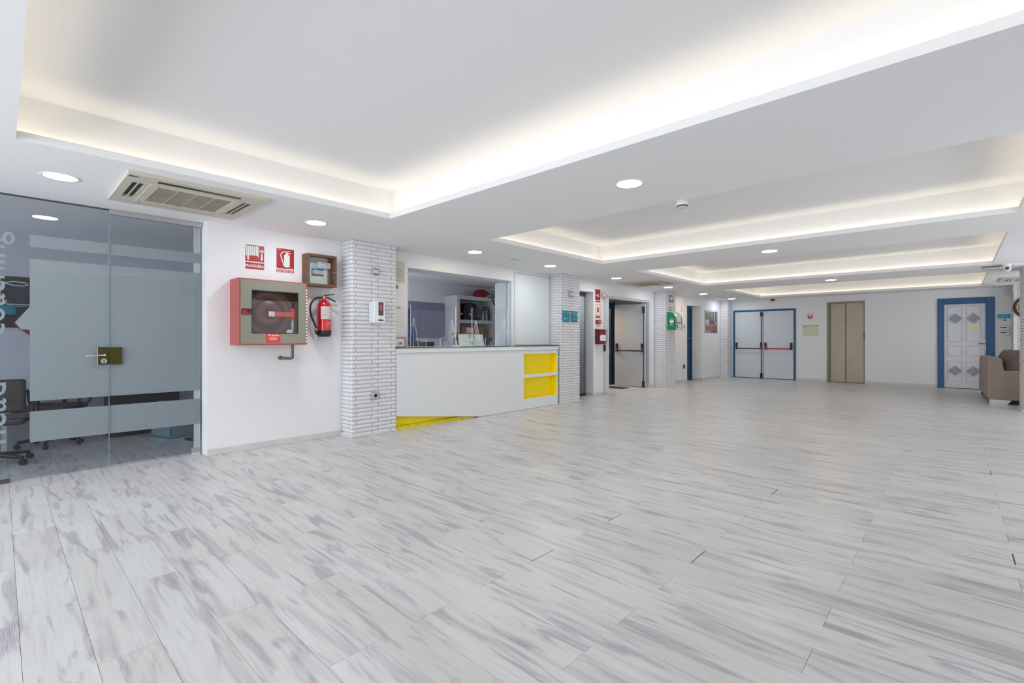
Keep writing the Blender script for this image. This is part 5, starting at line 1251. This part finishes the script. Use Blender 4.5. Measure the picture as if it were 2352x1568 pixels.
# panelled door in a wide blue frame
X0, X1 = LY(2153.3, 800, YF)[0], LY(2285, 800, YF)[0]
d = structe('door_6', (0, YF, 0), 0, 'lilac white panelled door with lattice diamonds in a wide blue frame')
zt = LY(2153.3, 686.5, YF)[1]; fw = .125
part('door_frame', MB().box(X0, X0 + fw, -.035, .12, 0, zt).box(X1 - fw - .03, X1, -.035, .12, 0, zt).box(X0 + fw, X1 - fw - .03, -.035, .12, zt - .15, zt), BLUE, d, .006)
dx0, dx1 = X0 + fw + .002, X1 - fw - .032; dz = zt - .152
lf = part('door_leaf', MB().box(dx0, dx1, .02, .06, .012, dz), DOORG, d)
W = dx1 - dx0
cols = ((dx0 + W * .10, dx0 + W * .45), (dx0 + W * .55, dx0 + W * .88))
rows = ((.20, .70, 0), (.83, 1.09, 0), (1.20, 2.05, 1))
def moulding(b, x0, x1, z0, z1, arch, s=1):
    e = .03
    top = [(x0, z1), (x1, z1)] if not arch else [(x0 + (x1 - x0) * k / 6, z1 + .045 * math.sin((PI / 2) * (k / 6 if s > 0 else 1 - k / 6))) for k in range(7)]
    pts = [(x0, z0)] + top + [(x1, z0)]; pts = [(x1, z0), (x0, z0)] + top
    q = pts + pts[:1]
    for (a, c), (a2, c2) in zip(q, q[1:]):
        b.tube([(a, .018, c), (a2, .018, c2)], .013, 6)
for ci, (a, c) in enumerate(cols):
    for (r0, r1, ar) in rows:
        b = MB(); moulding(b, a, c, r0, r1, ar, 1 if ci == 0 else -1); part('panel_moulding', b, DOORG, lf)
    for zc_ in (.45, 1.78):
        cx = (a + c) / 2; hw, hh = .135, .135
        b = MB().prism([(cx - hw, zc_), (cx, zc_ - hh), (cx + hw, zc_), (cx, zc_ + hh)], .006, .0195)
        vt = part('diamond_vent', b, mat('vent_dark', (.03, .025, .025)), lf)
        g = MB()
        for k in range(-4, 5):
            q = k * .03; l = hw - abs(q)
            if l > .01: g.box(cx - l, cx + l, .001, .006, zc_ + q - .009, zc_ + q + .009).box(cx + q - .009, cx + q + .009, .001, .006, zc_ - l, zc_ + l)
        for (p, q), (r_, s_) in zip([(-1, 0), (0, -1), (1, 0), (0, 1)], [(0, -1), (1, 0), (0, 1), (-1, 0)]):
            g.tube([(cx + p * hw, .002, zc_ + q * hh), (cx + r_ * hw, .002, zc_ + s_ * hh)], .007, 6)
        part('lattice', g, DOORG, vt)
a, z_ = LY(2228, 749.5, YF); c = LY(2251, 749.5, YF)[0]
part('brass_nameplate', MB().box(a, c, .012, .02, z_ - .025, z_ + .025), mat('gold_plate', (.62, .42, .10), .35, metal=.6), lf, .002)
hx_, hz_ = LY(2266.5, 790, YF)
hp_ = part('handle_plate', MB().prism(rrect(hx_ - .03, hx_ + .03, hz_ - .18, hz_ + .09, .028), .006, .02), mat('champagne', (.62, .56, .44), .35, metal=.5), lf)
part('lever_handle', MB().cyl((hx_, .006, hz_ + .0), (hx_, -.04, hz_ + .0), .012).tube([(hx_, -.04, hz_), (hx_ - .06, -.045, hz_ + .008), (hx_ - .14, -.04, hz_ + .014)], .010, 8), mat('bronze_dark', (.12, .09, .06), .35, metal=.6), hp_)
part('keyhole', MB().cyl((hx_, .006, hz_ - .07), (hx_, .003, hz_ - .07), .009, n=10), BLK, hp_)
t, w_, h_ = sign_root('blue_notice', 'bright blue notice with a white strip, right of the panelled door', 'notice', 2290.5, 721.5, 2322.5, 737.5, YF, 'F', m=PAPER)
part('blue_field', MB().box(.004, w_ - .01, -.004, -.003, h_ * .38, h_ * .99), CYAN, t); lines(w_ * .5, h_ * .78, w_ * .6, 3, h_ * .1, h_ * .03, -.004, mat('pale_teal', (.25, .5, .52)), t)
part('yellow_mark', MB().box(w_ * .1, w_ * .38, -.004, -.003, h_ * .13, h_ * .22), mat('mark_yellow', (.6, .5, .1)), t); part('navy_mark', MB().box(w_ * .46, w_ * .66, -.004, -.003, h_ * .1, h_ * .26), mat('mark_navy', (.01, .02, .2)), t)
for k, (q0, q1) in enumerate(((748, 759.2), (759.8, 771))):
    t, w_, h_ = sign_root('thermostat', ('upper' if k == 0 else 'lower') + ' of the two white rounded thermostats under the blue notice', 'thermostat', 2295, q0, 2319.5, q1, YF, 'F', group='thermostats beside the panelled door')
    part('housing', MB().prism(rrect(0, w_, 0, h_, .05), -.025, 0), mat('white_abs', (.74, .74, .75), .4), t, .004); part('display', MB().box(w_ * .12, w_ * .72, -.0265, -.025, h_ * .55, h_ * .76), DGREEN, t); part('button', MB().box(w_ * .12, w_ * .28, -.0265, -.025, h_ * .16, h_ * .24), LGREY, t)
t, w_, h_ = sign_root('wall_plate', 'blank white square cover plate under the ceiling by the wall clock', 'cover plate', 2306.5, 662.5, 2324.5, 678, YF, 'F')
part('plate', MB().box(0, w_, -.02, 0, 0, h_), mat('plate_lilac', (.68, .67, .70), .5), t, .004); part('side_flap', MB().box(w_ * .78, w_ * .98, -.024, -.02, h_ * .04, h_ * .96), mat('plate_lilac2', (.60, .59, .63), .5), t, .003)
# clock on the far pillar
x, z = LY(2353.3, 705, 16.0); x += .065
t = thing('wall_clock', 'round wall clock with a thick black rim on the far brick pillar, half hidden', 'clock', (x, 15.998, z))
part('rim', MB().lathe([(.25, 0), (.252, .03), (.235, .045), (.205, .04), (.20, .02)], n=40, axis='y'), BLK, t)
part('gold_ring', MB().lathe([(.20, .02), (.20, .034), (.182, .03), (.182, .02)], n=40, axis='y'), BRASS, t)
part('dial', MB().lathe([(.19, .01), (.19, .022), (0, .022)], n=40, axis='y'), mat('green_cream_dial', (.36, .42, .34), .3), t)
part('hand', MB().box(-.006, .006, -.026, -.023, 0, .11), BLK, t); part('hand', MB().box(-.08, 0, -.026, -.023, -.005, .005), BLK, t)

# ================================================================== SOFA
def pillow(w, d, h, m, name, parent, mtx, seed=1, n=14):
    rr = random.Random(seed); vs = []; fs = []
    for s in (1, -1):
        base = len(vs)
        for i in range(n + 1):
            for j in range(n + 1):
                u, v = i / n * 2 - 1, j / n * 2 - 1
                e = max(0, (1 - u ** 4) * (1 - v ** 4)) ** .45
                k = 1 - .07 * (1 - abs(u)) * abs(v) - .0
                vs.append((u * w / 2 * (1 - .05 * (1 - v * v)), s * d / 2 * e + (.006 * math.sin(9 * u + 3 * v + seed) * e), v * h / 2 * (1 - .05 * (1 - u * u))))
        for i in range(n):
            for j in range(n):
                a = base + i * (n + 1) + j; q = (a, a + n + 1, a + n + 2, a + 1); fs.append(q if s < 0 else q[::-1])
    b = MB(); b.M = mtx; b._add(vs, fs, True); b.M = None
    return part(name, b, m, parent, weld=True)
t = thing('sofa', 'taupe fabric sofa with large back cushions, partly hidden by the right pillar', 'sofa', (.475, 13.08, 0), math.radians(1.6))
# local: x across (back at x=0, seat towards +x), y along
SL = 2.28
part('backrest', MB().prism([(0, .085), (.14, .085), (.25, .45), (.185, .885), (.02, .885), (0, .80)], .02, SL - .02, 'xz'), TAUPE, t, .03, 3)
for y_ in (0, SL - .17):
    part('armrest', MB().box(-.004, .92, y_, y_ + .17, .085, .645), TAUPE, t, .03, 3)
part('seat_base', MB().box(.14, .90, .172, SL - .172, .085, .34), TAUPE, t, .02, 2)
for k in range(2): part('seat_cushion', MB().box(.25, .93, .175 + k * (SL - .35) / 2, .17 + (k + 1) * (SL - .35) / 2, .34, .49), TAUPE, t, .035, 3)
for q, y_, rz, sd in ((.42, .42, 88, 2), (.40, 1.25, 92, 5)):
    mtx = Matrix.Translation((q, y_ + .1, .76)) @ Matrix.Rotation(math.radians(rz), 4, 'Z') @ Matrix.Rotation(math.radians(14), 4, 'X')
    pillow(.80, .34, .58, TAUPED, 'back_cushion', t, mtx, sd)
mtx = Matrix.Translation((.62, .43, .66)) @ Matrix.Rotation(math.radians(40), 4, 'Z') @ Matrix.Rotation(math.radians(30), 4, 'X')
pillow(.60, .28, .50, TAUPED, 'loose_cushion', t, mtx, 9)
for (a, c) in ((.02, .02), (.6, .02)): part('foot', MB().prism([(a, 0), (a + .24, 0), (a + .30, .085), (a, .085)], c, c + .06), CHROME, t)
part('rear_foot', MB().box(.03, .08, SL - .12, SL - .06, 0, .085), BLK, t); part('rear_foot', MB().box(.8, .85, SL - .12, SL - .06, 0, .085), BLK, t)
